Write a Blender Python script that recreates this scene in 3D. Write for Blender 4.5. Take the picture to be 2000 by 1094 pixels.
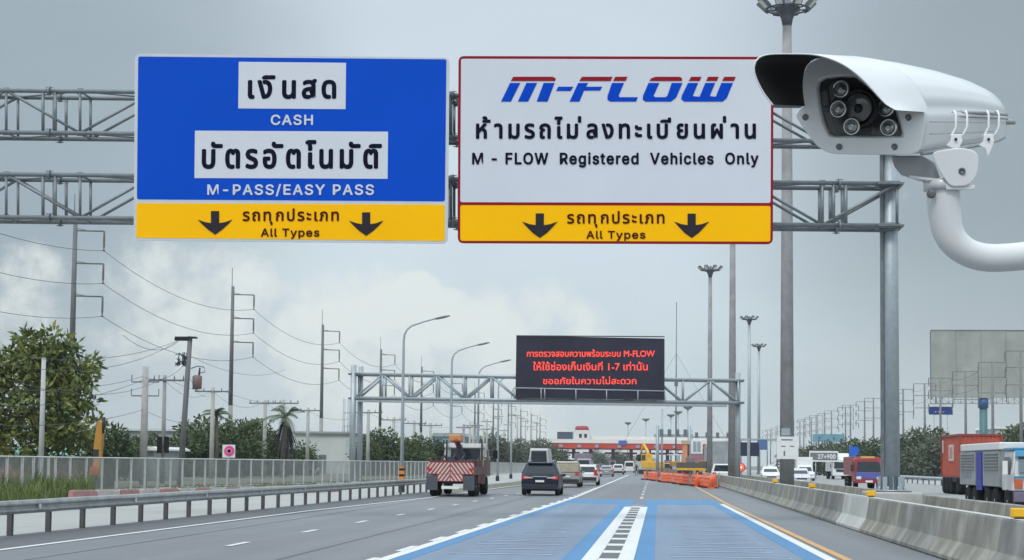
import bpy, bmesh, math, random
from mathutils import Vector, Matrix, noise
R = math.radians
random.seed(7)
scene = bpy.context.scene
for o in list(bpy.data.objects): bpy.data.objects.remove(o)
COL = scene.collection

# ------------------------------------------------------------------ camera
F = 3100.0                      # focal length in pixels of a 2000 px wide picture
CAMZ = 1.6
CAM = Vector((0, 0, CAMZ))
ROLL = R(0.6)
PY = 724.0                      # the optical axis meets the (cropped) picture this far down: vertical lens shift
_dx, _dy = 275.0, -(908.0 - PY)  # where the road vanishes, from the optical axis (y up)
_ux = _dx * math.cos(ROLL) - _dy * math.sin(ROLL)
_uy = _dx * math.sin(ROLL) + _dy * math.cos(ROLL)
PITCH = math.atan(-_uy / F)
AZ = math.atan(_ux / F * math.cos(PITCH))       # road direction is this far right of the view direction
fwd = Vector((-math.sin(AZ) * math.cos(PITCH), math.cos(AZ) * math.cos(PITCH), math.sin(PITCH)))
r0 = Vector((math.cos(AZ), math.sin(AZ), 0))
u0 = r0.cross(fwd)
right = r0 * math.cos(ROLL) + u0 * math.sin(ROLL)
up = -r0 * math.sin(ROLL) + u0 * math.cos(ROLL)
cd = bpy.data.cameras.new('camera'); cam = bpy.data.objects.new('camera', cd); COL.objects.link(cam)
cam.matrix_world = Matrix(((right.x, up.x, -fwd.x, 0), (right.y, up.y, -fwd.y, 0), (right.z, up.z, -fwd.z, CAMZ), (0, 0, 0, 1)))
cd.sensor_width = 36; cd.lens = 36 * F / 2000; cd.clip_start = 0.05; cd.clip_end = 9000; cd.shift_y = (PY - 547) / 2000
scene.camera = cam

def ray(px, py):
    return fwd + right * ((px - 1000) / F) + up * ((PY - py) / F)
def G(px, py, z=0.0):
    d = ray(px, py); t = (z - CAMZ) / d.z
    return CAM + d * t
def P(px, py, Y):
    d = ray(px, py); return CAM + d * (Y / d.y)
def Pk(px, py, Y, k):            # on the vertical plane y = Y + k x
    d = ray(px, py); t = Y / (d.y - k * d.x); return CAM + d * t
def Yof(px, X):                    # how far along the road the line x = X shows at column px
    return X / math.tan(math.atan((px - 1000) / F) - AZ)
def proj(p):
    v = Vector(p) - CAM; z = v.dot(fwd); return (1000 + F * v.dot(right) / z, PY - F * v.dot(up) / z)

# ------------------------------------------------------------------ world, sun, exposure
w = bpy.data.worlds.new("World"); scene.world = w; w.use_nodes = True
nt = w.node_tree; nt.nodes.clear()
def N(t, kind, **kw):
    n = t.nodes.new(kind)
    for k, v in kw.items():
        if k.startswith('i_'): n.inputs[k[2:].replace('_', ' ')].default_value = v
        else: setattr(n, k, v)
    return n
SUN_EL, SUN_AZ = R(50), R(200)   # azimuth from +Y clockwise: behind the camera, slightly left
sky = N(nt, 'ShaderNodeTexSky', sky_type='NISHITA', sun_disc=False, sun_elevation=SUN_EL, sun_rotation=SUN_AZ, dust_density=3.0)
bg1 = N(nt, 'ShaderNodeBackground'); bg1.inputs['Strength'].default_value = 0.06
nt.links.new(sky.outputs[0], bg1.inputs[0])
tc = N(nt, 'ShaderNodeTexCoord')
sep = N(nt, 'ShaderNodeSeparateXYZ'); nt.links.new(tc.outputs['Generated'], sep.inputs[0])
def math_(op, a, b=None, clamp=False, t=None):
    t = t or nt
    n = t.nodes.new('ShaderNodeMath'); n.operation = op; n.use_clamp = clamp
    for i, v in enumerate((a, b)):
        if v is None: continue
        if isinstance(v, (int, float)): n.inputs[i].default_value = v
        else: t.links.new(v, n.inputs[i])
    return n.outputs[0]
# large soft cloud sheets: noise stretched along the horizon
mp = N(nt, 'ShaderNodeMapping'); mp.inputs['Scale'].default_value = (3.0, 3.0, 7.5); mp.inputs['Location'].default_value = (0.7, 0.2, 0.35)
nt.links.new(tc.outputs['Generated'], mp.inputs[0])
n1 = N(nt, 'ShaderNodeTexNoise'); n1.inputs['Scale'].default_value = 1.1; n1.inputs['Detail'].default_value = 5; n1.inputs['Roughness'].default_value = 0.5
nt.links.new(mp.outputs[0], n1.inputs['Vector'])
n2 = N(nt, 'ShaderNodeTexNoise'); n2.inputs['Scale'].default_value = 9; n2.inputs['Detail'].default_value = 7; n2.inputs['Roughness'].default_value = 0.55
nt.links.new(tc.outputs['Generated'], n2.inputs['Vector'])
# grey-blue base, brighter patch towards the middle of the view, darker to both sides
def dirdot(px, py, power_):
    d = ray(px, py).normalized()
    n = N(nt, 'ShaderNodeVectorMath', operation='DOT_PRODUCT'); n.inputs[1].default_value = d
    nt.links.new(tc.outputs['Generated'], n.inputs[0])
    return n.outputs['Value']
def spot(px, py, rad_px):          # 1 in the middle, falls to 0 at rad_px
    c = math.cos(rad_px / F)
    m = N(nt, 'ShaderNodeMapRange', interpolation_type='SMOOTHERSTEP'); m.inputs['From Min'].default_value = c; m.inputs['From Max'].default_value = 1
    nt.links.new(dirdot(px, py, 1), m.inputs['Value']); return m.outputs[0]
cr = N(nt, 'ShaderNodeValToRGB')
cr.color_ramp.elements[0].position = 0.36; cr.color_ramp.elements[0].color = (0.41, 0.49, 0.55, 1)
cr.color_ramp.elements[1].position = 0.62; cr.color_ramp.elements[1].color = (0.62, 0.71, 0.76, 1)
nt.links.new(math_('ADD', n1.outputs[0], math_('MULTIPLY', math_('SUBTRACT', n2.outputs[0], 0.5), 0.16)), cr.inputs[0])
def mix(fac, a, b, t=None):
    t = t or nt
    n = t.nodes.new('ShaderNodeMix'); n.data_type = 'RGBA'
    for s, v in ((0, fac), (6, a), (7, b)):
        if isinstance(v, (int, float)): n.inputs[s].default_value = v
        elif isinstance(v, tuple): n.inputs[s].default_value = v
        else: t.links.new(v, n.inputs[s])
    return n.outputs[2]
c = cr.outputs[0]
c = mix(math_('MULTIPLY', spot(1150, 150, 900), 0.75), c, (0.60, 0.70, 0.78, 1))     # brighter opening in the cloud deck
c = mix(math_('MULTIPLY', spot(-250, 100, 1000), 0.85), c, (0.27, 0.34, 0.395, 1))       # heavy cloud to the left
c = mix(math_('MULTIPLY', spot(2250, 250, 950), 0.9), c, (0.275, 0.335, 0.375, 1))       # and to the right
hz = N(nt, 'ShaderNodeMapRange'); hz.inputs['From Min'].default_value = 0.15; hz.inputs['From Max'].default_value = 0.0; nt.links.new(sep.outputs[2], hz.inputs['Value'])
c = mix(math_('MULTIPLY', hz.outputs[0], 0.55), c, (0.58, 0.65, 0.665, 1))
# one low bank of cumulus
def cum(px, py, r): return spot(px, py, r)
b = None
for cx_, cy_, r_, k_ in ((812, 583, 70, 1.25), (760, 600, 70, 1.15), (700, 622, 70, 1.05), (770, 600, 70, .95), (715, 618, 75, .95), (655, 638, 85, .9), (590, 655, 100, .8), (880, 630, 90, .8), (960, 650, 120, .7), (430, 590, 170, .55), (300, 600, 200, .5), (1080, 690, 200, .5), (60, 590, 160, .5), (700, 690, 240, .7), (1000, 730, 260, .6)):
    s_ = math_('MULTIPLY', cum(cx_, cy_, r_), k_); b = s_ if b is None else math_('MAXIMUM', b, s_)
n3 = N(nt, 'ShaderNodeTexNoise'); n3.inputs['Scale'].default_value = 30; n3.inputs['Detail'].default_value = 9; n3.inputs['Roughness'].default_value = 0.62
nt.links.new(tc.outputs['Generated'], n3.inputs['Vector'])
b = math_('ADD', b, math_('MULTIPLY', math_('SUBTRACT', n3.outputs[0], 0.5), 1.5))
mr = N(nt, 'ShaderNodeMapRange', interpolation_type='SMOOTHSTEP'); mr.inputs['From Min'].default_value = 0.25; mr.inputs['From Max'].default_value = 0.8; nt.links.new(b, mr.inputs['Value'])
c = mix(math_('MULTIPLY', mr.outputs[0], 0.9), c, (0.73, 0.78, 0.765, 1))
# an overcast sky is about three times as bright overhead as at the horizon
zen = N(nt, 'ShaderNodeMapRange'); zen.inputs['From Min'].default_value = 0.33; zen.inputs['From Max'].default_value = 0.95
zen.inputs['To Min'].default_value = 1.14; zen.inputs['To Max'].default_value = 3.0; nt.links.new(sep.outputs[2], zen.inputs['Value'])
bg2 = N(nt, 'ShaderNodeBackground'); nt.links.new(c, bg2.inputs[0]); nt.links.new(zen.outputs[0], bg2.inputs[1])
ms = N(nt, 'ShaderNodeMixShader'); ms.inputs[0].default_value = 0.93
nt.links.new(bg1.outputs[0], ms.inputs[1]); nt.links.new(bg2.outputs[0], ms.inputs[2])
wo = N(nt, 'ShaderNodeOutputWorld'); nt.links.new(ms.outputs[0], wo.inputs[0])

sl = bpy.data.lights.new('sun', 'SUN'); sl.energy = 1.5; sl.angle = R(16); sl.color = (1, 0.97, 0.92)
so = bpy.data.objects.new('sun', sl); COL.objects.link(so)
sd = Vector((math.sin(SUN_AZ) * math.cos(SUN_EL), math.cos(SUN_AZ) * math.cos(SUN_EL), math.sin(SUN_EL)))
so.rotation_euler = sd.to_track_quat('Z', 'Y').to_euler(); so.location = (0, 0, 60)
scene.view_settings.view_transform = 'Standard'; scene.view_settings.look = 'None'
scene.view_settings.exposure = 0.0; scene.view_settings.gamma = 1.0
scene.cycles.max_bounces = 6; scene.cycles.use_denoising = True
scene.cycles.transparent_max_bounces = 24

# ------------------------------------------------------------------ materials
MATS = {}
def mat(name, col, rough=0.6, metal=0.0, var=0.12, scale=3.0, dirt=0.0, bump=0.0, emit=None, estr=1.0, stretch=None, col2=None, alpha=None, spec=None, coat=0.0):
    if name in MATS: return MATS[name]
    m = bpy.data.materials.new(name); m.use_nodes = True; t = m.node_tree; t.nodes.clear()
    bs = t.nodes.new('ShaderNodeBsdfPrincipled'); out = t.nodes.new('ShaderNodeOutputMaterial'); t.links.new(bs.outputs[0], out.inputs[0])
    tcn = t.nodes.new('ShaderNodeTexCoord'); mp = t.nodes.new('ShaderNodeMapping'); t.links.new(tcn.outputs['Object'], mp.inputs[0])
    if stretch: mp.inputs['Scale'].default_value = stretch
    nz = t.nodes.new('ShaderNodeTexNoise'); nz.inputs['Scale'].default_value = scale; nz.inputs['Detail'].default_value = 6; t.links.new(mp.outputs[0], nz.inputs['Vector'])
    c1 = tuple(max(0, x * (1 - var)) for x in col) + (1,); c2 = tuple(min(1, x * (1 + var)) for x in col) + (1,)
    if col2: c2 = tuple(col2) + (1,); c1 = tuple(col) + (1,)
    mr = t.nodes.new('ShaderNodeMapRange'); mr.inputs['From Min'].default_value = 0.32; mr.inputs['From Max'].default_value = 0.68; t.links.new(nz.outputs[0], mr.inputs['Value'])
    c = mix(mr.outputs[0], c1, c2, t)
    if dirt:
        d = t.nodes.new('ShaderNodeTexNoise'); d.inputs['Scale'].default_value = scale * 0.35; d.inputs['Detail'].default_value = 8; d.inputs['Roughness'].default_value = 0.7
        mp2 = t.nodes.new('ShaderNodeMapping'); mp2.inputs['Scale'].default_value = (1.3, 1.3, 0.42); t.links.new(tcn.outputs['Object'], mp2.inputs[0]); t.links.new(mp2.outputs[0], d.inputs['Vector'])
        r2 = t.nodes.new('ShaderNodeMapRange'); r2.inputs['From Min'].default_value = 0.44; r2.inputs['From Max'].default_value = 0.70; t.links.new(d.outputs[0], r2.inputs['Value'])
        c = mix(math_('MULTIPLY', r2.outputs[0], dirt, t=t), c, (0.07, 0.065, 0.055, 1), t)
    t.links.new(c, bs.inputs['Base Color'])
    bs.inputs['Roughness'].default_value = rough; bs.inputs['Metallic'].default_value = metal
    if spec is not None: bs.inputs['Specular IOR Level'].default_value = spec
    if coat: bs.inputs['Coat Weight'].default_value = coat; bs.inputs['Coat Roughness'].default_value = 0.08
    if alpha is not None: bs.inputs['Alpha'].default_value = alpha
    if bump:
        b = t.nodes.new('ShaderNodeBump'); b.inputs['Strength'].default_value = bump; b.inputs['Distance'].default_value = 0.02
        nb = t.nodes.new('ShaderNodeTexNoise'); nb.inputs['Scale'].default_value = scale * 12; nb.inputs['Detail'].default_value = 4; t.links.new(tcn.outputs['Object'], nb.inputs['Vector'])
        t.links.new(nb.outputs[0], b.inputs['Height']); t.links.new(b.outputs[0], bs.inputs['Normal'])
    if emit: bs.inputs['Emission Color'].default_value = tuple(emit) + (1,); bs.inputs['Emission Strength'].default_value = estr
    MATS[name] = m; return m

# ------------------------------------------------------------------ mesh helpers
class B:
    def __init__(s): s.bm = bmesh.new(); s.mi = 0
    def _f(s, vs):
        try: f = s.bm.faces.new(vs); f.material_index = s.mi; return f
        except ValueError: return None
    def face(s, pts): return s._f([s.bm.verts.new(p) for p in pts])
    def box(s, c, d, rot=None, taper=None):
        M = rot if rot is not None else Matrix.Identity(3); c = Vector(c); v = []
        for z in (-1, 1):
            for x, y in ((-1, -1), (1, -1), (1, 1), (-1, 1)):
                k = (taper if (taper and z > 0) else (1, 1))
                v.append(s.bm.verts.new(c + M @ Vector((x * d[0] / 2 * k[0], y * d[1] / 2 * k[1], z * d[2] / 2))))
        for q in ((3, 2, 1, 0), (4, 5, 6, 7), (0, 1, 5, 4), (1, 2, 6, 5), (2, 3, 7, 6), (3, 0, 4, 7)): s._f([v[i] for i in q])
        return s
    def bb(s, a, b):                      # box from corner to corner
        return s.box([(a[i] + b[i]) / 2 for i in range(3)], [abs(b[i] - a[i]) for i in range(3)])
    def tube(s, pts, r, n=8, caps=True, smooth=True, flat=1.0):
        pts = [Vector(p) for p in pts]; rs = r if isinstance(r, (list, tuple)) else [r] * len(pts); rings = []
        d0 = (pts[1] - pts[0]).normalized(); a = Vector((0, 0, 1)) if abs(d0.z) < 0.9 else Vector((1, 0, 0))
        for i, p in enumerate(pts):
            d = (pts[min(i + 1, len(pts) - 1)] - pts[max(i - 1, 0)]).normalized()
            a = (a - d * a.dot(d)); a = a.normalized() if a.length > 1e-6 else d.orthogonal().normalized(); bb = d.cross(a)
            rings.append([s.bm.verts.new(p + (a * math.cos(2 * math.pi * k / n) + bb * math.sin(2 * math.pi * k / n) * flat) * rs[i]) for k in range(n)])
        for i in range(len(rings) - 1):
            for k in range(n):
                f = s._f([rings[i][k], rings[i][(k + 1) % n], rings[i + 1][(k + 1) % n], rings[i + 1][k]])
                if f and smooth: f.smooth = True
        if caps: s._f(rings[0][::-1]); s._f(rings[-1])
        return s
    def cyl(s, p0, p1, r0, r1=None, n=12): return s.tube([p0, p1], [r0, r0 if r1 is None else r1], n)
    def prism(s, poly, fn0, fn1):         # poly 2-D, fn maps 2-D point to 3-D
        a = [s.bm.verts.new(fn0(*p)) for p in poly]; b = [s.bm.verts.new(fn1(*p)) for p in poly]; n = len(poly)
        s._f(a); s._f(b[::-1])
        for i in range(n): s._f([a[i], b[i], b[(i + 1) % n], a[(i + 1) % n]])
        return s
    def loft(s, rings, caps=True, closed=True, smooth=True):
        vr = [[s.bm.verts.new(p) for p in r] for r in rings]; n = len(vr[0])
        for i in range(len(vr) - 1):
            for k in range(n if closed else n - 1):
                f = s._f([vr[i][k], vr[i][(k + 1) % n], vr[i + 1][(k + 1) % n], vr[i + 1][k]])
                if f and smooth: f.smooth = True
        if caps: s._f(vr[0][::-1]); s._f(vr[-1])
        return s
    def lathe(s, prof, c, n=16, axis=Vector((0, 0, 1))):
        axis = Vector(axis).normalized(); a = axis.orthogonal().normalized(); b = axis.cross(a); c = Vector(c)
        return s.loft([[c + axis * h + (a * math.cos(2 * math.pi * k / n) + b * math.sin(2 * math.pi * k / n)) * max(r, 1e-4) for k in range(n)] for r, h in prof])
    def obj(s, name, m, parent=None, bevel=0.0, loc=None, smooth=False, recalc=True):
        if recalc: bmesh.ops.recalc_face_normals(s.bm, faces=s.bm.faces)
        me = bpy.data.meshes.new(name); s.bm.to_mesh(me); s.bm.free()
        for x in (m if isinstance(m, (list, tuple)) else [m]): me.materials.append(x)
        if smooth:
            for p in me.polygons: p.use_smooth = True
        o = bpy.data.objects.new(name, me); COL.objects.link(o)
        if parent: o.parent = parent
        if loc is not None: o.location = loc
        if bevel:
            b = o.modifiers.new('bevel', 'BEVEL'); b.width = bevel; b.segments = 2; b.limit_method = 'ANGLE'; b.angle_limit = R(40)
        return o
def tag(o, label=None, cat=None, group=None, kind=None):
    if label: o['label'] = label
    if cat: o['category'] = cat
    if group: o['group'] = group
    if kind: o['kind'] = kind
    return o
def root(name, loc, label, cat, group=None, rz=0.0):
    o = bpy.data.objects.new(name, None); COL.objects.link(o); o.location = loc; o.rotation_euler = (0, 0, rz)
    o.empty_display_size = 0.3
    return tag(o, label, cat, group)
def dup(r, loc, rz=None, label=None, group=None):
    c = r.copy(); COL.objects.link(c); c.location = loc
    if rz is not None: c.rotation_euler = (0, 0, rz)
    if label: c['label'] = label
    if group: c['group'] = group
    def rec(a, b_):
        for ch in a.children:
            d = ch.copy(); COL.objects.link(d); d.parent = b_; rec(ch, d)
    rec(r, c); return c
import os
try:                                  # the plain sans serif face that ships inside Blender itself
    SANS = bpy.data.fonts.load(os.path.join(bpy.utils.resource_path('LOCAL'), 'datafiles', 'fonts', 'Inter.woff2'))
except Exception:
    SANS = None
def text_obj(name, body, m, parent, x0, x1, zb, zt, y=0.0, bold=0.0, space=1.0, ref_h=None):
    """flat lettering standing in the local xz plane, facing -y; x0..x1 its width, zb baseline, zt top of the plain letters; bold thickens the strokes (in local metres)"""
    c = bpy.data.curves.new(name, 'FONT'); c.body = body; c.size = 1; c.space_character = space
    thai = any(ord(ch) > 3000 for ch in body); c.resolution_u = 3 if thai else 12
    if SANS and not thai: c.font = SANS
    o = bpy.data.objects.new(name, c); COL.objects.link(o); dg = bpy.context.evaluated_depsgraph_get(); dg.update()
    me = bpy.data.meshes.new_from_object(o.evaluated_get(dg)); bpy.data.objects.remove(o)
    xs = [v.co.x for v in me.vertices]; a, b_ = min(xs), max(xs)
    h = ref_h if ref_h else (0.56 if thai else (0.509 if SANS else 0.682))
    sx = (x1 - x0 - 2 * bold) / (b_ - a); sz = (zt - zb - 2 * bold) / h
    fc_ = [tuple(p.vertices) for p in me.polygons]; vs, fs = [], []
    offs = [(0, 0)] + ([(bold * math.cos(k * math.pi / 4), bold * math.sin(k * math.pi / 4)) for k in range(8)] if bold else [])
    for i, (ox, oz) in enumerate(offs):
        n0 = len(vs); vs += [(x0 + bold + (v.co.x - a) * sx + ox, y - i * 0.0006, zb + bold + v.co.y * sz + oz) for v in me.vertices]; fs += [tuple(n0 + k for k in f) for f in fc_]
    bpy.data.meshes.remove(me); me = bpy.data.meshes.new(name); me.from_pydata(vs, [], fs); me.materials.append(m)
    t = bpy.data.objects.new(name, me); COL.objects.link(t); t.parent = parent
    return t
def struct(o): return tag(o, kind='structure')

# palette
M_gal = mat('galvanised_steel', (0.37, 0.42, 0.455), 0.5, 0.4, var=0.08, scale=6, dirt=0.07)
M_galD = mat('weathered_steel', (0.17, 0.19, 0.21), 0.5, 0.4, var=0.2, scale=5, dirt=0.3)
M_conc = mat('concrete', (0.36, 0.355, 0.33), 0.85, var=0.16, scale=2.2, dirt=0.55, bump=0.3)
M_concL = mat('pale_concrete', (0.42, 0.42, 0.40), 0.85, var=0.12, scale=2, dirt=0.3, bump=0.2)
M_pole = mat('pole_concrete', (0.29, 0.29, 0.30), 0.8, var=0.15, scale=2, dirt=0.3)
M_poleL = mat('pale_pole', (0.42, 0.44, 0.44), 0.7, var=0.1, scale=2, dirt=0.2)
M_black = mat('black_rubber', (0.015, 0.015, 0.017), 0.8, spec=.15)
M_glass = mat('dark_glass', (0.02, 0.026, 0.034), 0.08, var=0.1, spec=0.45)
M_white = mat('white_paint', (0.72, 0.73, 0.73), 0.3, var=0.05, coat=0.5)
M_red = mat('red_lamp', (0.55, 0.03, 0.02), 0.25)
M_orange = mat('orange_plastic', (0.85, 0.16, 0.05), 0.5, var=0.12)
M_yellow = mat('yellow_paint', (0.75, 0.42, 0.03), 0.45, var=0.1, dirt=0.2)
M_dark = mat('dark_metal', (0.035, 0.037, 0.045), 0.55, 0.1, spec=.25)
M_lamp = mat('lamp_glass', (0.7, 0.7, 0.65), 0.15)
M_plate = mat('plate_white', (0.75, 0.75, 0.75), 0.4, var=0.03)
M_wire = mat('cable_black', (0.035, 0.035, 0.04), 0.6)
# ================================================================== THE GROUND
def sheet(name, poly, z, m):
    b = B(); b.face([(p[0], p[1], z) for p in poly]); return struct(b.obj(name, m, recalc=False))
def road_mat(name, col, lane=0.0, var=0.10, rough=0.75, worn=0.0, wcol=(0.2, 0.2, 0.2)):
    m = bpy.data.materials.new(name); m.use_nodes = True; t = m.node_tree; t.nodes.clear()
    bs = t.nodes.new('ShaderNodeBsdfPrincipled'); out = t.nodes.new('ShaderNodeOutputMaterial'); t.links.new(bs.outputs[0], out.inputs[0])
    geo = t.nodes.new('ShaderNodeTexCoord')
    def nz(sc, stretch, det=6, ro=0.6):
        mp = t.nodes.new('ShaderNodeMapping'); mp.inputs['Scale'].default_value = stretch; t.links.new(geo.outputs['Object'], mp.inputs[0])
        n = t.nodes.new('ShaderNodeTexNoise'); n.inputs['Scale'].default_value = sc; n.inputs['Detail'].default_value = det; n.inputs['Roughness'].default_value = ro
        t.links.new(mp.outputs[0], n.inputs['Vector']); return n.outputs[0]
    a = nz(1.0, (1.6, 0.035, 1)); b_ = nz(0.25, (1, 1, 1), 8, 0.7); g = nz(30, (1, 1, 1), 3)
    s = math_('ADD', math_('MULTIPLY', a, 0.9, t=t), math_('ADD', math_('MULTIPLY', b_, 0.8, t=t), math_('MULTIPLY', g, 0.5, t=t), t=t), t=t)
    mr = t.nodes.new('ShaderNodeMapRange'); mr.inputs['From Min'].default_value = 0.85; mr.inputs['From Max'].default_value = 1.35; t.links.new(s, mr.inputs['Value'])
    if lane:                                   # worn wheel tracks, patches and oil spots
        st = nz(0.55, (1.0, 0.5, 1), 9, 0.72); r3 = t.nodes.new('ShaderNodeMapRange'); r3.inputs['From Min'].default_value = 0.56; r3.inputs['From Max'].default_value = 0.74; t.links.new(st, r3.inputs['Value'])
        tr = nz(1.0, (1.05, 0.006, 1), 2, 0.4); r4 = t.nodes.new('ShaderNodeMapRange'); r4.inputs['From Min'].default_value = 0.40; r4.inputs['From Max'].default_value = 0.62; t.links.new(tr, r4.inputs['Value'])
        stain = math_('ADD', math_('MULTIPLY', r3.outputs[0], 0.22 * lane, t=t), math_('MULTIPLY', r4.outputs[0], 0.16 * lane, t=t), t=t)
    else: stain = None
    c = mix(mr.outputs[0], tuple(x * (1 - var) for x in col) + (1,), tuple(x * (1 + var) for x in col) + (1,), t)
    if stain is not None: c = mix(stain, c, (0.045, 0.046, 0.05, 1), t)
    if worn:
        wn = nz(0.8, (2.2, 0.12, 1), 8, 0.75); r2 = t.nodes.new('ShaderNodeMapRange'); r2.inputs['From Min'].default_value = 0.42; r2.inputs['From Max'].default_value = 0.72; t.links.new(wn, r2.inputs['Value'])
        c = mix(math_('MULTIPLY', r2.outputs[0], worn, t=t), c, tuple(wcol) + (1,), t)
    t.links.new(c, bs.inputs['Base Color']); bs.inputs['Roughness'].default_value = rough
    bu = t.nodes.new('ShaderNodeBump'); bu.inputs['Strength'].default_value = 0.25; bu.inputs['Distance'].default_value = 0.01; t.links.new(g, bu.inputs['Height']); t.links.new(bu.outputs[0], bs.inputs['Normal'])
    return m
M_ground = mat('dry_ground', (0.13, 0.13, 0.09), 0.95, scale=0.05, col2=(0.17, 0.17, 0.13))
M_apron = road_mat('apron_concrete', (0.34, 0.34, 0.33), var=0.10)
M_asph = road_mat('asphalt', (0.160, 0.165, 0.178), lane=1.0, var=0.13, rough=0.5)
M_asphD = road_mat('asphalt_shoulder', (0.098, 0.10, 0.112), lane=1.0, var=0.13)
M_asphR = road_mat('asphalt_far_side', (0.26, 0.265, 0.265), var=0.08)
M_blue1 = road_mat('blue_paint', (0.055, 0.20, 0.40), var=0.12, rough=0.6, worn=0.5, wcol=(0.10, 0.19, 0.32))
M_blue2 = road_mat('faded_blue_paint', (0.16, 0.22, 0.31), lane=1.0, var=0.12, rough=0.6, worn=0.5, wcol=(0.17, 0.20, 0.245))
M_line = road_mat('white_line_paint', (0.66, 0.67, 0.66), var=0.07, rough=0.5, worn=0.25, wcol=(0.4, 0.4, 0.4))
M_lineF = road_mat('old_line_paint', (0.42, 0.43, 0.44), var=0.12, rough=0.6, worn=0.5, wcol=(0.24, 0.24, 0.25))
M_oline = road_mat('yellow_line_paint', (0.55, 0.30, 0.10), var=0.1, rough=0.5, worn=0.4, wcol=(0.36, 0.27, 0.19))

sheet('ground', [(-4500, -300), (4500, -300), (4500, 7000), (-4500, 7000)], -0.024, M_ground)
sheet('side_pavement', [(-24.5, -10), (-12.6, -10), (-12.2, 90), (-12.2, 150), (-23, 150), (-23.5, 110)], -0.014, M_apron)
sheet('plaza_apron', [(-23.0, 149.5), (34, 149.5), (40, 700), (-30, 700)], -0.018, M_apron)
gl0, gl1 = G(41, 1045), G(765, 968.5)
def railx(y): return gl0.x + (gl1.x - gl0.x) * (y - gl0.y) / (gl1.y - gl0.y)
e0, e1 = G(0, 1074), G(601, 998); e2 = G(830, 973)
def lin(a, b, y): return a.x + (b.x - a.x) * (y - a.y) / (b.y - a.y)
sheet('road', [(lin(e0, e2, -8), -8), (5.08, -8), (5.08, 560), (-6, 560), (-8.5, 330), (-10.0, 200), (lin(e0, e2, 120), 120)], -0.008, M_asph)
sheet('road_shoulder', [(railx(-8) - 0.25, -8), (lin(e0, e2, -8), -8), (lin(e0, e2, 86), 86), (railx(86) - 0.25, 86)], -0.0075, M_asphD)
sheet('median', [(5.08, -8), (8.0, -8), (8.0, 380), (5.08, 380)], -0.012, mat('median_dirt', (0.26, 0.255, 0.235), 0.95, scale=0.8, var=0.2))
sheet('opposite_road', [(8.0, -8), (22, -8), (26, 150), (30, 400), (8.0, 400)], -0.010, M_asphR)
sheet('opposite_verge', [(22.05, -8), (34, -8), (44, 150), (60, 420), (30.05, 400), (26.05, 150)], -0.013, M_apron)

# painted markings -------------------------------------------------
def strip(b, p, q, wd, side=0.5, z=0.0):
    p, q = Vector((p[0], p[1], 0)), Vector((q[0], q[1], 0)); d = (q - p).normalized(); n = Vector((d.y, -d.x, 0))
    a0 = p - n * wd * side; a1 = p + n * wd * (1 - side); b0 = q - n * wd * side; b1 = q + n * wd * (1 - side)
    b.face([(v.x, v.y, z) for v in (a0, a1, b1, b0)])
def mark(name, b, m): return struct(b.obj(name, m, recalc=False))
# lane geometry of the blue lanes
L0, L1, L2 = G(800, 1076), G(1124, 971), G(1196, 941)
def Lx(y): return lin(L0, L1, y) if y < L1.y else lin(L1, L2, y)
def extrap(a, b, y): return lin(a, b, y)
Lc0, Lc1 = G(1195, 1078), G(1243.5, 988)
Rw0, Rw1 = G(1590, 1078), G(1411, 986)
Or0, Or1, Or2 = G(1622, 1078), G(1421, 985), G(1361, 952)
YB0, YB1 = G(1240, 984).y, G(1240, 976).y       # the bright cross band
Yn = 14.0
b = B(); b.face([(lin(L0, L1, Yn) + .1, Yn, -0.004), (lin(Lc0, Lc1, Yn), Yn, -0.004), (lin(Lc0, Lc1, YB0), YB0, -0.004), (Lx(YB0) + .1, YB0, -0.004)])
b.face([(lin(Lc0, Lc1, Yn), Yn, -0.004), (lin(Rw0, Rw1, Yn), Yn, -0.004), (lin(Rw0, Rw1, YB0), YB0, -0.004), (lin(Lc0, Lc1, YB0), YB0, -0.004)])
mark('faded_blue_lane_surface', b, M_blue2)
b = B()                                          # bright blue edges and the cross band
def bandx(fa, o0, o1, y0, y1): b.face([(fa(y0) + o0, y0, -0.0005), (fa(y0) + o1, y0, -0.0005), (fa(y1) + o1, y1, -0.0005), (fa(y1) + o0, y1, -0.0005)])
fc = lambda y: lin(Lc0, Lc1, y); fr = lambda y: lin(Rw0, Rw1, y)
bandx(fc, 0.30, 0.78, Yn, YB0); bandx(fc, -0.78, -0.30, Yn, YB0); bandx(Lx, 0.12, 0.42, Yn, YB0); bandx(fr, -0.42, -0.05, Yn, YB0)
b.face([(Lx(YB0) + .12, YB0, -0.0003), (fc(YB0) - .2, YB0, -0.0003), (fc(YB1) - .2, YB1, -0.0003), (Lx(YB1) + .12, YB1, -0.0003)])
b.face([(fc(YB0) + .28, YB0, -0.0003), (fr(YB0), YB0, -0.0003), (fr(YB1), YB1, -0.0003), (fc(YB1) + .28, YB1, -0.0003)])
mark('bright_blue_lane_border', b, M_blue1)
# transverse rumble strips in the blue lanes
b = B(); b2 = B()
for i, yy in enumerate((1024, 1032, 1039.5, 1048, 1057, 1063.5, 1072.5, 1083)):
    y = G(1000, yy).y
    for (xa, xb) in ((Lx(y) + .75, fc(y) - .95), (fc(y) + .95, fr(y) - .55)):
        sh = random.uniform(0, 0.5) + (7 - i) * 0.06
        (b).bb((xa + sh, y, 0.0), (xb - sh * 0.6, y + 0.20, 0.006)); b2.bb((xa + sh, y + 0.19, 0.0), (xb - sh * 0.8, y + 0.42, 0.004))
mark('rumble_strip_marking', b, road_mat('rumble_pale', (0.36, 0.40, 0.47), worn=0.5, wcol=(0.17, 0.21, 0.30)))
mark('rumble_strip_dark_paint', b2, road_mat('rumble_dark', (0.06, 0.085, 0.15), worn=0.6, wcol=(0.13, 0.18, 0.26)))  # darker painted band along the far edge of each pale strip
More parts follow.
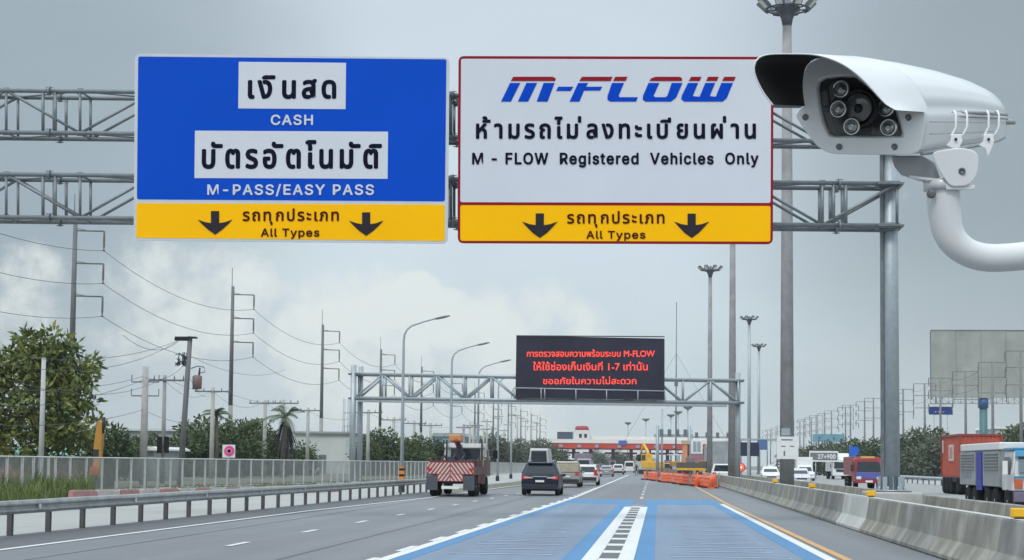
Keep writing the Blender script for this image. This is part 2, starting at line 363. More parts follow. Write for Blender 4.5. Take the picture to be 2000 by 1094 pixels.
# white double line with ladder down the middle
b = B(); YC = G(1243, 990).y
for s in (-1, 1): strip(b, (fc(Yn) + s * .30, Yn), (fc(YC) + s * .30, YC), 0.27, z=0.003)
y = Yn
for y in [YC - 0.0] + [YC - 1.2 - 2.55 * k for k in range(14)]:
    if y > Yn: b.face([(fc(y) - .17, y, 0.003), (fc(y) + .17, y, 0.003), (fc(y) + .17, y + .8, 0.003), (fc(y) - .17, y + .8, 0.003)])
mark('double_line_marking', b, M_line)
b = B(); b.face([(fc(Yn) - .2, Yn, 0.0012), (fc(Yn) + .2, Yn, 0.0012), (fc(YC) + .2, YC, 0.0012), (fc(YC) - .2, YC, 0.0012)])
mark('double_line_infill', b, road_mat('worn_infill', (0.125, 0.13, 0.145), lane=1.0))
# left lane divider: solid with small teeth on its left
b = B(); yl = [Yn, L1.y, L2.y, 250]
for i in range(3): strip(b, (Lx(yl[i]), yl[i]), (Lx(yl[i + 1]), yl[i + 1]), 0.22, z=0.002)
for k in range(22):
    y = 24.5 + 3.9 * k; strip(b, (Lx(y) - .17, y), (Lx(y) - .15, y + 1.9), 0.15, z=0.002)
mark('solid_divider_marking', b, M_line)
b = B(); strip(b, (fr(Yn) + .02, Yn), (fr(Rw1.y + 1) + .02, Rw1.y + 1), 0.2, z=0.002); mark('right_white_marking', b, M_line)
b = B(); strip(b, (lin(Or0, Or1, Yn), Yn), (Or1.x, Or1.y), 0.17, z=0.002); strip(b, (Or1.x, Or1.y), (Or2.x, Or2.y), 0.17, z=0.002); strip(b, (Or2.x, Or2.y), (Or2.x, 190), 0.17, z=0.002); mark('yellow_edge_marking', b, M_oline)
b = B()
for k in range(9):
    y = YB1 + 1.5 + k * 9.0; strip(b, (fc(YC) + .1, y), (fc(YC) + .1, y + 5.5), 0.16, z=0.002)
mark('dashed_centre_marking', b, M_lineF)
b = B(); strip(b, (lin(e0, e1, -5), -5), (e1.x, e1.y), 0.16, z=0.002); strip(b, (e1.x, e1.y), (e2.x, e2.y), 0.16, z=0.002); strip(b, (e2.x, e2.y), (e2.x + .4, 120), 0.16, z=0.002); mark('left_edge_marking', b, M_line)
b = B(); d0 = G(465, 1062.5); d1 = G(948, 975.5)
for k in range(26):
    y = d0.y + (k - 2) * 6.05; strip(b, (lin(d0, d1, y), y - 0.75), (lin(d0, d1, y), y + 0.75), 0.14, z=0.002)
mark('dashed_lane_marking', b, M_line)
b = B()
for x in (11.6, 15.2):
    for k in range(24): strip(b, (x, 20 + 9 * k), (x, 23 + 9 * k), 0.14, z=0.0)
strip(b, (8.5, 0), (8.5, 300), 0.15, z=0); strip(b, (19.2, 0), (21, 300), 0.15, z=0)
for x in (-9, -13, -17): strip(b, (x, 165), (x + 1.5, 330), 0.15, z=-0.004)
mark('far_lane_marking', b, M_lineF)
# tyre darkened longitudinal seams in the lanes
b = B()
for x in (-6.1, -9.9): strip(b, (x, 12), (x + .5, 260), 0.035, z=-0.0035)
mark('pavement_seam', b, M_asphD)

# ================================================================== CONCRETE BARRIERS
prof = [(0, 0), (0, .08), (.17, .33), (.25, .84), (.45, .84), (.53, .33), (.70, .08), (.70, 0)]
M_barrs = [mat('stained_barrier_concrete', (0.31, 0.30, 0.265), 0.85, var=0.22, scale=1.6, dirt=0.85, bump=0.35), mat('pale_barrier_concrete', (0.50, 0.50, 0.475), 0.85, var=0.1, scale=1.3, dirt=0.3, bump=0.3),
           mat('grey_barrier_concrete', (0.27, 0.268, 0.25), 0.85, var=0.22, scale=1.3, dirt=0.9, bump=0.3)]
M_caps = mat('pale_top_concrete', (0.47, 0.47, 0.45), 0.8, var=0.12, scale=3)  # paler tone for the tops of barriers and kerb blocks
def barrier_mesh(L, x0):
    b = B(); b.prism(prof, lambda x, z: (x0 + x, .02, z), lambda x, z: (x0 + x, L - .02, z))
    return b
segs = []
protos = []
for i in range(3):
    o = barrier_mesh(5.0, 0).obj('concrete_barrier', M_barrs[i], bevel=0.02); c = B().bb((.262, .04, .8425), (.438, 4.96, .852)).obj('top_edge', M_caps, o); protos.append(o)
used = set()
for k in range(46):
    y = 0.0 + 5 * k; i = 1 if y == 40 else (0, 2, 0, 0, 2)[k % 5]
    if i not in used: o = protos[i]; used.add(i)
    else: o = dup(protos[i], (0, 0, 0))
    o.location = (5.08, y, 0)
    if y == 40: tag(o, 'palest cleaner short concrete barrier unit beside the right shoulder', 'barrier', 'concrete barrier units along the right shoulder')
    else: tag(o, 'stained grey concrete barrier unit in the near row beside the right shoulder', 'barrier', 'concrete barrier units along the right shoulder')
o2 = barrier_mesh(5.0, 0).obj('concrete_barrier', M_barrs[0], bevel=0.02)
for k in range(40):
    o = o2 if k == 0 else dup(o2, (0, 0, 0)); o.location = (7.3, 5 * k, 0)
    tag(o, 'concrete barrier unit in the far row of the median beside the oncoming lanes', 'barrier', 'concrete barrier units facing the oncoming lanes')
# yellow reflector blocks on the barrier
for px, py, wd, lab in ((1515, 948, .26, 'small yellow reflector block on the barrier beside the white sedan'), (1587, 958, .24, 'yellow reflector block on the barrier below the white pickup'),
                    (1702, 965, .24, 'yellow reflector block on the barrier in front of the gantry footing'), (1990, 992, .26, 'large yellow reflector block on the barrier below the blue and white truck cab')):
    X = 5.43; Y = Yof(px, X); g = root('barrier_reflector', (X, Y, .852), lab, 'reflector', 'reflector blocks on the concrete barrier')
    B().box((0, 0, .09), (wd, .05, .15)).obj('housing', M_yellow, g, bevel=.02)
    B().box((0, -.03, .09), (wd * .75, .012, .1)).obj('lens', mat('amber_lens', (0.8, 0.45, 0.02), 0.2), g); B().box((0, 0, .008), (wd * .5, .12, .016)).obj('base_plate', M_dark, g)
# stop: dirty rubber joint at the foot

# ================================================================== GUARDRAIL
g = root('guardrail', (0, 0, 0), 'long grey steel guardrail on dark posts along the left shoulder', 'guardrail')
wp = [(0, .31), (.05, .295), (.08, .24), (.08, .215), (.03, .175), (.03, .145), (.08, .105), (.08, .08), (.05, .035), (0, .02)]
Y0r, Y1r = 14.0, 88.0
b = B()
n = 37
for k in range(0, n, 2):
    ya = Y0r + (Y1r - Y0r) * k / n; yb = Y0r + (Y1r - Y0r) * min(n, k + 2.06) / n; off = 0.004 * ((k // 2) % 2)
    rr = []
    for y in (ya, yb): rr.append([(railx(y) + x + off, y, .42 + z + off) for x, z in wp] + [(railx(y) + x + off - .006, y, .42 + z + off) for x, z in reversed(wp)])
    b.loft(rr, smooth=False)
b.obj('beam', mat('guardrail_steel', (0.40, 0.42, 0.42), 0.4, 0.5, var=0.15, scale=4, dirt=0.35), g)
for k in range(n + 1):
    y = Y0r + (Y1r - Y0r) * k / n; x = railx(y); b = B(); b.bb((x - .18, y - .06, -.05), (x - .08, y + .06, .70)); b.bb((x - .09, y - .07, .46), (x - .01, y + .07, .70)); b.obj('post', mat('post_steel', (0.09, 0.09, 0.09), 0.6, 0.3, dirt=.3), g)
for k in range(0, n, 3):
    y = Y0r + (Y1r - Y0r) * (k + .5) / n; b = B(); b.box((railx(y) + .085, y, .58), (.02, .09, .1)); b.obj('reflector', M_lamp, g)

# ================================================================== FENCE
fp = [G(-90, 980), G(55, 971), G(110, 964.5), G(430, 952), G(647, 945.6), G(830, 937), G(955, 927.5), G(1035, 922.5)]
fp = [Vector((p.x, p.y, 0)) for p in fp]
def along(path, step):
    out = []; carry = 0
    for a, b_ in zip(path, path[1:]):
        L = (b_ - a).length; d = (b_ - a) / L; s = carry
        while s < L: out.append(a + d * s); s += step
        carry = s - L
    return out
g = root('chain_link_fence', (0, 0, 0), 'long grey chain link fence with white posts along the left side', 'fence')
M_mesh = mat('chain_link_wire', (0.33, 0.34, 0.33), 0.6, 0.3, alpha=0.5)
fh = 1.66
b = B()
for a, c in zip(fp, fp[1:]): b.face([(a.x, a.y, .06), (c.x, c.y, .06), (c.x, c.y, fh), (a.x, a.y, fh)])
b.obj('wire_mesh', M_mesh, g, recalc=False)
M_fpost = mat('white_fence_paint', (0.55, 0.56, 0.56), 0.5, var=0.1, dirt=.2)
b = B().tube([(p.x, p.y, fh) for p in fp], .035, 6); b.obj('top_rail', M_fpost, g)
b = B().tube([(p.x, p.y, .08) for p in fp], .03, 6); b.obj('bottom_rail', M_fpost, g)
pts = along(fp, 1.8)
first = []
acc = []
for i, p in enumerate(pts):
    if i < 99: B().bb((p.x - .045, p.y - .045, 0), (p.x + .045, p.y + .045, fh + .02)).obj('post', M_fpost, g)
    else: acc.append(p)
b = B()
for p in acc: b.bb((p.x - .045, p.y - .045, 0), (p.x + .045, p.y + .045, fh + .02))
if acc: tag(b.obj('far_post_row', M_fpost, g), kind='stuff')
# low kerb wall of red and white painted blocks at the foot of the verge
M_pr = mat('faded_red_paint', (0.42, 0.20, 0.20), 0.7, var=.15, scale=4, dirt=.25); M_pw = mat('faded_white_paint', (0.50, 0.43, 0.42), 0.7, var=.12, scale=4, dirt=.25)
kp = [Vector((p.x, p.y, 0)) for p in (G(138, 958, .38), G(300, 955, .38), G(455, 951, .38), G(655, 946, .38))]
pp_ = {}
for k, p in enumerate(along(kp, 1.5)):
    nm = 'red' if k % 2 == 0 else 'white'; q2 = min(range(len(kp) - 1), key=lambda i_: abs(kp[i_].y - p.y)); d = (kp[q2 + 1] - kp[q2]).normalized()
    if nm not in pp_:
        o = root('kerb_block', (0, 0, 0), '', 'kerb block', 'low painted kerb blocks behind the guardrail'); pp_[nm] = o
        B().prism([(-.14, 0), (-.12, .34), (-.08, .38), (.08, .38), (.12, .34), (.14, 0)], lambda a, c: (.02, a, c), lambda a, c: (1.48, a, c)).obj('block', M_pr if nm == 'red' else M_pw, o, bevel=.01); B().bb((.1, -.10, .38), (1.4, .10, .386)).obj('pale_top', M_caps, o)  # block with a thin paler strip along its top
    else: o = dup(pp_[nm], (0, 0, 0))
    o.location = p; o.rotation_euler = (0, 0, math.atan2(d.y, d.x)); o['label'] = 'faded %s block of the low painted kerb wall between guardrail and fence' % nm
    if k == 0: o['label'] = 'nearest end block, faded red, of the low painted kerb wall behind the guardrail'

# grass along the fence
M_grass = mat('grass', (0.07, 0.11, 0.025), 0.8, col2=(0.14, 0.17, 0.05), scale=1.2)
def grass(name, pts, n, hh, spread, label):
    b = B()
    for _ in range(n):
        i = random.random() * (len(pts) - 1); k = int(i); p = pts[k].lerp(pts[k + 1], i - k) + Vector((random.uniform(*spread), random.uniform(-1.5, 1.5), 0))
        cl = noise.noise(Vector((p.x * .8, p.y * .5, 3)))
        if cl < -0.1: continue
        a = random.uniform(0, 6.28); h = hh * random.uniform(.35, 1) * (0.6 + cl); wd = random.uniform(.015, .035); lx, ly = math.cos(a) * h * .35, math.sin(a) * h * .35
        b.face([(p.x - wd, p.y, 0), (p.x + wd, p.y, 0), (p.x + lx * .5 + wd * .6, p.y + ly * .5, h * .6)]); b.face([(p.x - wd * .5 + lx * .3, p.y + ly * .3, h * .4), (p.x + wd + lx * .3, p.y + ly * .3, h * .4), (p.x + lx * 1.2, p.y + ly * 1.2, h)])
    return tag(b.obj(name, M_grass, recalc=False), label, 'grass', kind='stuff')
grass('grass_clumps', [fp[0], fp[1], fp[1].lerp(fp[2], .4)], 3600, 1.3, (-1.2, 2.0), 'tall green weeds growing through the fence at far left')
grass('grass_verge', fp[2:7], 14000, 0.24, (-2.5, .6), 'short grass along the foot of the chain link fence')
# ================================================================== MAIN GANTRY
K = 0.08; YG = 42.0
nrm = math.sqrt(1 + K * K); GX = Vector((1 / nrm, K / nrm, 0)); GN = Vector((K / nrm, -1 / nrm, 0))   # along the gantry, towards us
def plane_frame(name, px, py, Y, k, label, cat, group=None):
    c = Pk(px, py, Y, k); o = root(name, c, label, cat, group, rz=math.atan(k))
    gx = Vector((1, k, 0)).normalized()
    def L(qx, qy):
        p = Pk(qx, qy, Y, k) - c; return (p.dot(gx), p.z)
    return o, L
# posts and trusses
g = root('sign_gantry', (0, YG, 0), 'tall galvanised steel gantry with two lattice beams carrying the blue and white signs', 'gantry')
def gp(px, py, dn=0.0):                        # pixel on the gantry plane, dn metres behind the front face; relative to g
    return Pk(px, py, YG + .45 + dn, K) - Vector((0, YG, 0))
def truss(name, tl, tr, bl, br, depth, step, parent, plane, m, rr=.05, rd=.032, flip=0, flanges=()):
    """box truss between four pixel corners of its front face"""
    A, Bq, C, D = plane(*tl), plane(*tr), plane(*bl), plane(*br)
    back = Vector((0, depth, 0)); b = B()
    for p, q in ((A, Bq), (C, D)):
        b.tube([p, q], rr, 8); b.tube([p + back, q + back], rr, 8)
    L = (Bq - A).length; n = max(2, round(L / step)); V = []
    for i in range(n + 1):
        t = i / n; a, c = A.lerp(Bq, t), C.lerp(D, t); V.append((a, c))
        for o_ in (Vector(), back): b.tube([a + o_, c + o_], rd, 6)
        b.tube([a, a + back], rd * .8, 6); b.tube([c, c + back], rd * .8, 6)
        if i:
            a0, c0 = V[i - 1]
            for o_ in (Vector(), back):
                p, q = ((c0, a) if (i + flip) % 2 else (a0, c)); b.tube([p + o_, q + o_], rd, 6)
            b.tube([a0, a + back] if i % 2 else [a0 + back, a], rd * .7, 5); b.tube([c0, c + back] if i % 2 else [c0 + back, c], rd * .7, 5)
            for v in (a, c): b.box(v + Vector((0, .0, 0)), (.16, .012, .16))
    for px in flanges:
        for (l, r_) in ((tl, tr), (bl, br)):
            py = l[1] + (r_[1] - l[1]) * (px - l[0]) / (r_[0] - l[0]); p = plane(px, py)
            for o_ in (Vector(), back):
                b.tube([p + o_ - GX * .03, p + o_ + GX * .03], rr * 2.0, 10)
                for s in (-1, 1): b.cyl(p + o_ + Vector((-.1, 0, s * rr * 1.6)), p + o_ + Vector((.1, 0, s * rr * 1.6)), .012, n=5)
        for e in (-12, 12):
            pyt = tl[1] + (tr[1] - tl[1]) * (px + e - tl[0]) / (tr[0] - tl[0]); pyb = bl[1] + (br[1] - bl[1]) * (px + e - bl[0]) / (br[0] - bl[0])
            for o_ in (Vector(), back): b.tube([plane(px + e, pyt) + o_, plane(px + e, pyb) + o_], rd * 1.15, 6)
    return b.obj(name, m, parent)
M_tru = mat('truss_steel', (0.20, 0.225, 0.245), 0.5, 0.4, var=0.12, scale=6, dirt=.1)
truss('lattice_beam', (-420, 172), (1752, 196), (-420, 254), (1752, 277), .8, 1.95, g, gp, M_tru, rr=.062, rd=.040, flanges=(96, 885, 1640))
truss('lattice_beam', (-420, 336), (1752, 359), (-420, 420), (1752, 441), .8, 1.95, g, gp, M_tru, rr=.062, rd=.040, flanges=(96, 885, 1640))
for px, nm in ((1739, 'r'), (-330, 'l')):
    q = gp(px, 441, .4); b = B()
    zb = .95 if nm == 'r' else 0
    b.tube([(q.x, q.y, zb), (q.x, q.y, 11.55)], [.235, .185], 16)
    b.tube([(q.x, q.y, zb), (q.x, q.y, zb + .05)], .42, 16)
    for k in range(8):
        a = k * math.pi / 4; b.box((q.x + math.cos(a) * .28, q.y + math.sin(a) * .28, zb + .22), (.015 + abs(math.cos(a)) * .14, .015 + abs(math.sin(a)) * .14, .36))
        b.cyl((q.x + math.cos(a + .4) * .35, q.y + math.sin(a + .4) * .35, zb), (q.x + math.cos(a + .4) * .35, q.y + math.sin(a + .4) * .35, zb + .14), .025, n=6)
    b.obj('column', M_gal, g)
    for py in (196, 277, 359, 441):
        b = B(); p = gp(px, py - (24 if nm == 'l' else 0), .0); b.box((p.x, q.y, p.z), (.7, 1.05, .05)); b.tube([(p.x, q.y, p.z - .12), (p.x, q.y, p.z + .12)], .235, 14); b.obj('clamp_bracket', M_galD, g)
    if nm == 'r':
        f = root('gantry_footing', (q.x, q.y + YG, 0), 'worn concrete footing block under the right gantry column in the median', 'footing'); b = B(); b.box((0, 0, .47), (1.3, 2.2, .95)); b.obj('concrete_block', M_concL, f, bevel=.04)
        B().box((0, 0, .965), (.95, .95, .028)).obj('base_plate', M_galD, f)
        b = B(); b.bb((q.x - .28, q.y - .12, .95), (q.x - .2, q.y, 11.0)); b.obj('cable_duct', M_galD, g)

# ---------------------------------------------------------------- signs on it
M_sblue = mat('sign_blue', (0.0, 0.068, 0.52), 0.7, var=.03, scale=.6, spec=.08)
M_swhite = mat('sign_white', (0.60, 0.62, 0.69), 0.5, var=.025, scale=.5)
M_sframe = mat('sign_silver_edge', (0.55, 0.58, 0.62), 0.4, 0.2, var=.04)
M_syel = mat('sign_yellow', (1.0, 0.50, 0.0), 0.6, var=.02, scale=.5, spec=.08)
M_sink = mat('sign_ink', (0.004, 0.006, 0.02), 0.7, var=.05, spec=.05)
M_sbrown = mat('sign_brown_ink', (0.07, 0.010, 0.008), 0.7, var=.05, spec=.05)
M_sgrey = mat('sign_arrow_grey', (0.03, 0.026, 0.035), 0.7, var=.05, spec=.05)
M_sred = mat('sign_red', (0.27, 0.008, 0.02), 0.6, var=.05, spec=.08)
M_slogo = mat('sign_logo_blue', (0.0, 0.055, 0.50), 0.7, var=.04, spec=.05)
M_sback = mat('sign_back', (0.33, 0.34, 0.35), 0.5, 0.4)
def rr_poly(x0, z0, x1, z1, r, n=5):
    pts = []
    for cx, cz, a0 in ((x1 - r, z1 - r, 0), (x0 + r, z1 - r, 90), (x0 + r, z0 + r, 180), (x1 - r, z0 + r, 270)):
        for k in range(n + 1):
            a = R(a0 + 90 * k / n); pts.append((cx + r * math.cos(a), cz + r * math.sin(a)))
    return pts
def quadpoly(c4, r=.12):                      # rounded quad from four local corners (tl,tr,br,bl)
    out = []; n = 4
    for i in range(4):
        p = Vector(c4[i]); a = Vector(c4[i - 1]); d = Vector(c4[(i + 1) % 4]); va = (a - p).normalized() * r; vd = (d - p).normalized() * r
        for k in range(n + 1):
            t = k / n; out.append(tuple((p + va) * (1 - t) ** 2 + p * 2 * t * (1 - t) + (p + vd) * t ** 2))
    return out
def slab(name, poly, y0, y1, m, parent):
    b = B(); b.prism(poly, lambda x, z: (x, y0, z), lambda x, z: (x, y1, z)); return b.obj(name, m, parent)
def inset(c4, d):
    (ax, az), (bx, bz), (cx, cz), (dx, dz) = c4; return [(ax + d, az - d), (bx - d, bz - d), (cx - d, cz + d), (dx + d, dz + d)]
def arrow(L, parent, x0, x1, y0, y1, sh, ym, m):
    cx = (x0 + x1) / 2; pl = [(cx - sh, y0), (cx + sh, y0), (cx + sh, ym + 3), (cx + sh + 12, ym + 1), (x1, ym - 4), (x1 - 8, ym + 5), (cx + 14, y1 - 10), (cx, y1), (cx - 14, y1 - 10), (x0 + 8, ym + 5), (x0, ym - 4), (cx - sh - 12, ym + 1), (cx - sh, ym + 3)]
    return slab('down_arrow', [L(*q) for q in pl], -.020, -.012, m, parent)
def brackets(parent, xs, z0, z1):
    for x in xs: B().bb((x - .05, .045, z0), (x + .05, .14, z1)).obj('mounting_rail', M_gal, parent)
TH = M_sink
# blue sign
s, L = plane_frame('toll_lane_sign', 569, 290, YG, K, 'blue and yellow overhead sign for cash and pass lanes with white plaques', 'road sign', 'overhead lane signs on the main gantry')
c4 = [L(263.5, 104.5), L(878, 113), L(874.5, 476), L(261, 469.5)]
slab('panel', quadpoly(c4, .16), .0, .045, M_sframe, s)
ic = [L(270, 110.5), L(872, 116), L(869, 393.5), L(267.5, 389.5)]
slab('blue_field', quadpoly(ic, .06), -.006, .001, M_sblue, s)
slab('yellow_field', quadpoly([L(267, 397), L(869, 400), L(868.5, 471), L(266, 464.5)], .06), -.006, .001, M_syel, s)
for (x0, y0, x1, y1, dx) in ((466.5, 121, 676, 212, -1), (381, 255.5, 758, 348, -1)):
    slab('white_plaque', [L(x0, y0), L(x1, y0 + 2), L(x1 + dx, y1 + 1.5), L(x0 + dx, y1)], -.014, -.006, M_swhite, s)
def T(body, x0, x1, yb, yt, m, bold=.012, space=1.0, par=None, LL=None, name='lettering', y=-.019):
    a = (LL)(x0, yb); c = (LL)(x1, yb); t = (LL)((x0 + x1) / 2, yt); o = text_obj(name, body, m, par, 0, math.hypot(c[0] - a[0], c[1] - a[1]), 0, t[1] - (a[1] + c[1]) / 2, 0, bold=bold, space=space)
    o.location = (a[0], y, a[1]); o.rotation_euler = (0, -math.atan2(c[1] - a[1], c[0] - a[0]), 0); return o
T('เงินสด', 484, 657, 193.5, 156, TH, .028, 1.3, s, L)
T('CASH', 529, 611.5, 244.5, 224.5, M_swhite, .010, 1.12, s, L)
T('บัตรอัตโนมัติ', 394, 746, 330, 290.5, TH, .028, 1.3, s, L)
T('M-PASS/EASY PASS', 405, 730.5, 381, 360.5, M_swhite, .010, 1.15, s, L)
T('รถทุกประเภท', 474, 662, 432, 413, M_sbrown, .010, 1.2, s, L)
T('All Types', 509.5, 624, 462.5, 446.5, M_sbrown, .008, 1.1, s, L)
arrow(L, s, 386.5, 454, 412.5, 458.5, 8, 433, M_sgrey); arrow(L, s, 681.5, 749, 415, 461, 8, 435, M_sgrey)
brackets(s, (-3.2, -1.1, 1.1, 3.2), c4[2][1] + .15, c4[1][1] - .25)
# white sign
s, L = plane_frame('registered_lane_sign', 1203, 290, YG, K, 'white and yellow overhead sign with red border for registered vehicles only', 'road sign', 'overhead lane signs on the main gantry')
c4 = [L(895.5, 109.5), L(1511, 111), L(1509.5, 477), L(894, 475)]
slab('panel', quadpoly(c4, .16), .0, .045, M_sred, s)
slab('white_field', quadpoly([L(900.5, 115), L(1506, 116.5), L(1505, 396.5), L(899, 395)], .06), -.006, .001, M_swhite, s)
slab('yellow_field', quadpoly([L(899, 401), L(1505, 402.5), L(1504.5, 472), L(899, 470.5)], .06), -.006, .001, M_syel, s)
def Z(x, y): return L(880 + x / 2.735, 90 + y / 2.735)
def logo(name, polys, m):
    b = B()
    for q in polys: b.prism([Z(*v) for v in q], lambda x, z: (x, -.02, z), lambda x, z: (x, -.006, z))
    b.obj(name, m, s)
logo('logo_red_stripe', [[(335, 165), (545, 165), (560, 172), (562, 178), (556, 187), (322, 187)], [(702, 165), (865, 165), (855, 187), (688, 187)], [(880, 165), (945, 165), (935, 187), (868, 187)],
    [(1095, 165), (1222, 165), (1236, 172), (1236, 187), (1062, 187), (1072, 173)], [(1285, 165), (1340, 165), (1330, 187), (1272, 187)], [(1375, 165), (1432, 165), (1422, 187), (1365, 187)], [(1462, 165), (1523, 165), (1513, 187), (1450, 187)]], M_sred)
logo('logo_blue_letter', [[(318, 198), (372, 198), (322, 297), (270, 297)], [(405, 198), (462, 198), (414, 297), (360, 297)], [(497, 198), (555, 198), (518, 297), (460, 297)], [(575, 218), (655, 218), (642, 240), (564, 240)],
    [(682, 198), (734, 198), (723, 218), (810, 218), (799, 238), (713, 238), (688, 297), (636, 297)], [(862, 198), (926, 198), (898, 265), (902, 274), (1000, 274), (990, 297), (852, 297), (838, 287), (838, 268)],
    [(1057, 198), (1115, 198), (1084, 266), (1092, 274), (1148, 274), (1158, 266), (1181, 198), (1238, 198), (1205, 275), (1178, 297), (1040, 297), (1026, 286), (1028, 266)],
    [(1268, 198), (1322, 198), (1293, 268), (1330, 272), (1360, 198), (1413, 198), (1384, 268), (1416, 272), (1446, 198), (1508, 198), (1474, 280), (1452, 297), (1247, 297), (1232, 285), (1235, 266)]], M_slogo)
T('ห้ามรถไม่ลงทะเบียนผ่าน', 929.5, 1476.5, 271.5, 241, TH, .02, 1.3, s, L)
T('M - FLOW  Registered  Vehicles  Only', 922, 1481.5, 321.5, 298.5, TH, .014, 1.12, s, L)
T('รถทุกประเภท', 1107.5, 1298, 437, 418, M_sbrown, .010, 1.2, s, L)
T('All Types', 1145, 1260.5, 466.5, 451, M_sbrown, .008, 1.1, s, L)
arrow(L, s, 1019.5, 1089, 417, 465, 8, 437, M_sgrey); arrow(L, s, 1316.5, 1385, 417.5, 465, 8, 437, M_sgrey)
brackets(s, (-3.2, -1.1, 1.1, 3.2), c4[2][1] + .15, c4[1][1] - .25)

# ================================================================== SECOND GANTRY
YH = 121.0; KH = 0.04
g = root('message_gantry', (0, YH, 0), 'wide galvanised gantry across the road carrying the black message display', 'gantry')
def hp(px, py, dn=0.0): return Pk(px, py, YH + .5 + dn, KH) - Vector((0, YH, 0))
truss('lattice_beam', (694, 730), (1442, 743), (694, 777), (1442, 786.5), 1.5, 2.15, g, hp, M_gal, rr=.115, rd=.085)
b = B(); a, c = hp(700, 783.5, -.9), hp(1420, 793, -.9); b.bb((0, 0, 0), (.001, .001, .001))
b = B()
for t in range(24):
    p = a.lerp(c, t / 24); q = a.lerp(c, (t + 1) / 24); b.box(((p.x + q.x) / 2, (p.y + q.y) / 2 + .1, (p.z + q.z) / 2), (q.x - p.x - .02, .9, .12))
b.obj('catwalk', M_gal, g)
for px, yt, w0, dn in ((690, 713, .22, 0), (704, 716, .2, 2.2), (1441, 728, .2, .9)):
    q = hp(px, 780, dn); top = hp(px, yt, dn); b = B(); b.tube([(q.x, q.y, 0), (q.x, q.y, top.z)], [w0 * 1.15, w0], 12); b.tube([(q.x, q.y, 0), (q.x, q.y, .08)], w0 * 2, 12)
    if px > 1000:
        b.obj('column', M_gal, g)
    else: b.obj('column', M_gal, g)
for px, py, dn, dy in ((697, 732, 1.1, 2.6), (697, 779, 1.1, 2.6), (1441, 744, .9, 1.9), (1441, 787, .9, 1.9)): p = hp(px, py, dn); B().box((p.x, p.y, p.z), (.9, dy, .12)).obj('clamp_bracket', M_galD, g)
# the display
YD = YH - .1
s, L = plane_frame('message_display', 1153, 718, YD, KH, 'black electronic message display with three rows of red letters', 'display')
c4 = [L(1008.5, 655.5), L(1298, 661.5), L(1298, 781), L(1006.5, 777.5)]
slab('cabinet', c4, .0, .55, mat('display_cabinet', (0.02, 0.022, 0.028), .5), s)
slab('screen', inset(c4, .12), -.012, .001, mat('display_face', (0.016, 0.014, 0.035), .35, var=.3, scale=.4), s)
M_led = mat('red_led', (0.5, 0.03, 0.02), .5, emit=(1.0, 0.07, 0.04), estr=1.15)
b = B(); sc = c4
b.bb((c4[0][0], -.10, c4[0][1] - .06), (c4[1][0], 0.0, c4[0][1] + .02)); b.obj('hood', mat('hood_edge', (.06, .06, .07), .5), s)
T('การตรวจสอบความพร้อมระบบ M-FLOW', 1029, 1279, 697, 687, M_led, .007, 1.0, s, L, 'message_row', -.03)
T('ให้ใช้ช่องเก็บเงินที่ 1-7 เท่านั้น', 1041, 1265, 723.5, 712, M_led, .007, 1.0, s, L, 'message_row', -.03)
T('ขออภัยในความไม่สะดวก', 1060.5, 1243, 750.5, 740.5, M_led, .007, 1.0, s, L, 'message_row', -.03)
# catwalk handrail in front of it
b = B(); p0, p1 = hp(1004, 757.5, -1.3), hp(1299, 764, -1.3); b.tube([p0, p1], .045, 6)
for px in (1004, 1057, 1064, 1125, 1185, 1246, 1299):
    t = (px - 1004) / 295; a = p0.lerp(p1, t); b.tube([a, hp(px, 779 + 9 * t, -1.3)], .045, 6)
b.obj('handrail', M_gal, g)

# ================================================================== SURVEILLANCE CAMERA ON ITS ARM
DC = 3.2; MM = DC / F
def Q(u, v, w_=0.0): return CAM + ray(u, v) * (DC + w_ * MM)
org = Q(1700, 300, 60)
g = root('surveillance_camera', org, 'large white surveillance camera with black lined hood and round infrared lamps on a bent arm', 'camera')
def q(u, v, w_=0.0): return Q(u, v, w_) - org
M_cw = mat('camera_white', (0.66, 0.67, 0.69), 0.33, var=.02, coat=.3)
M_cwf = mat('camera_face_white', (0.80, 0.81, 0.83), 0.35, var=.02)
M_cg = mat('camera_grey', (0.36, 0.37, 0.385), 0.45, var=.04)
M_cdk = mat('camera_window', (0.05, 0.052, 0.056), 0.12, var=.08)
M_cbk = mat('hood_black', (0.006, 0.006, 0.007), 0.6, var=.1)
M_cch = mat('chrome', (0.80, 0.80, 0.81), 0.25, 0.7, var=.05)
def catmull(pts, n=6, closed=False):
    out = []; m = len(pts); rng = range(m) if closed else range(m - 1)
    for i in rng:
        p0 = pts[(i - 1) % m] if (closed or i) else pts[0]; p1 = pts[i]; p2 = pts[(i + 1) % m]; p3 = pts[(i + 2) % m] if (closed or i + 2 < m) else pts[-1]
        for k in range(n):
            t = k / n; out.append(tuple(.5 * (2 * b_ + (c_ - a_) * t + (2 * a_ - 5 * b_ + 4 * c_ - d_) * t * t + (3 * b_ - a_ - 3 * c_ + d_) * t ** 3) for a_, b_, c_, d_ in zip(p0, p1, p2, p3)))
    if not closed: out.append(tuple(pts[-1]))
    return out
def resamp(pts, n, closed=False):
    P_ = [Vector(p) for p in pts] + ([Vector(pts[0])] if closed else []); Ls = [0]
    for a, c in zip(P_, P_[1:]): Ls.append(Ls[-1] + (c - a).length)
    out = []; j = 0; m = n if closed else n - 1
    for i in range(n):
        s_ = Ls[-1] * i / m
        while j < len(Ls) - 2 and Ls[j + 1] < s_: j += 1
        t = (s_ - Ls[j]) / max(1e-9, Ls[j + 1] - Ls[j]); out.append(P_[j].lerp(P_[j + 1], min(1, max(0, t))))
    return out
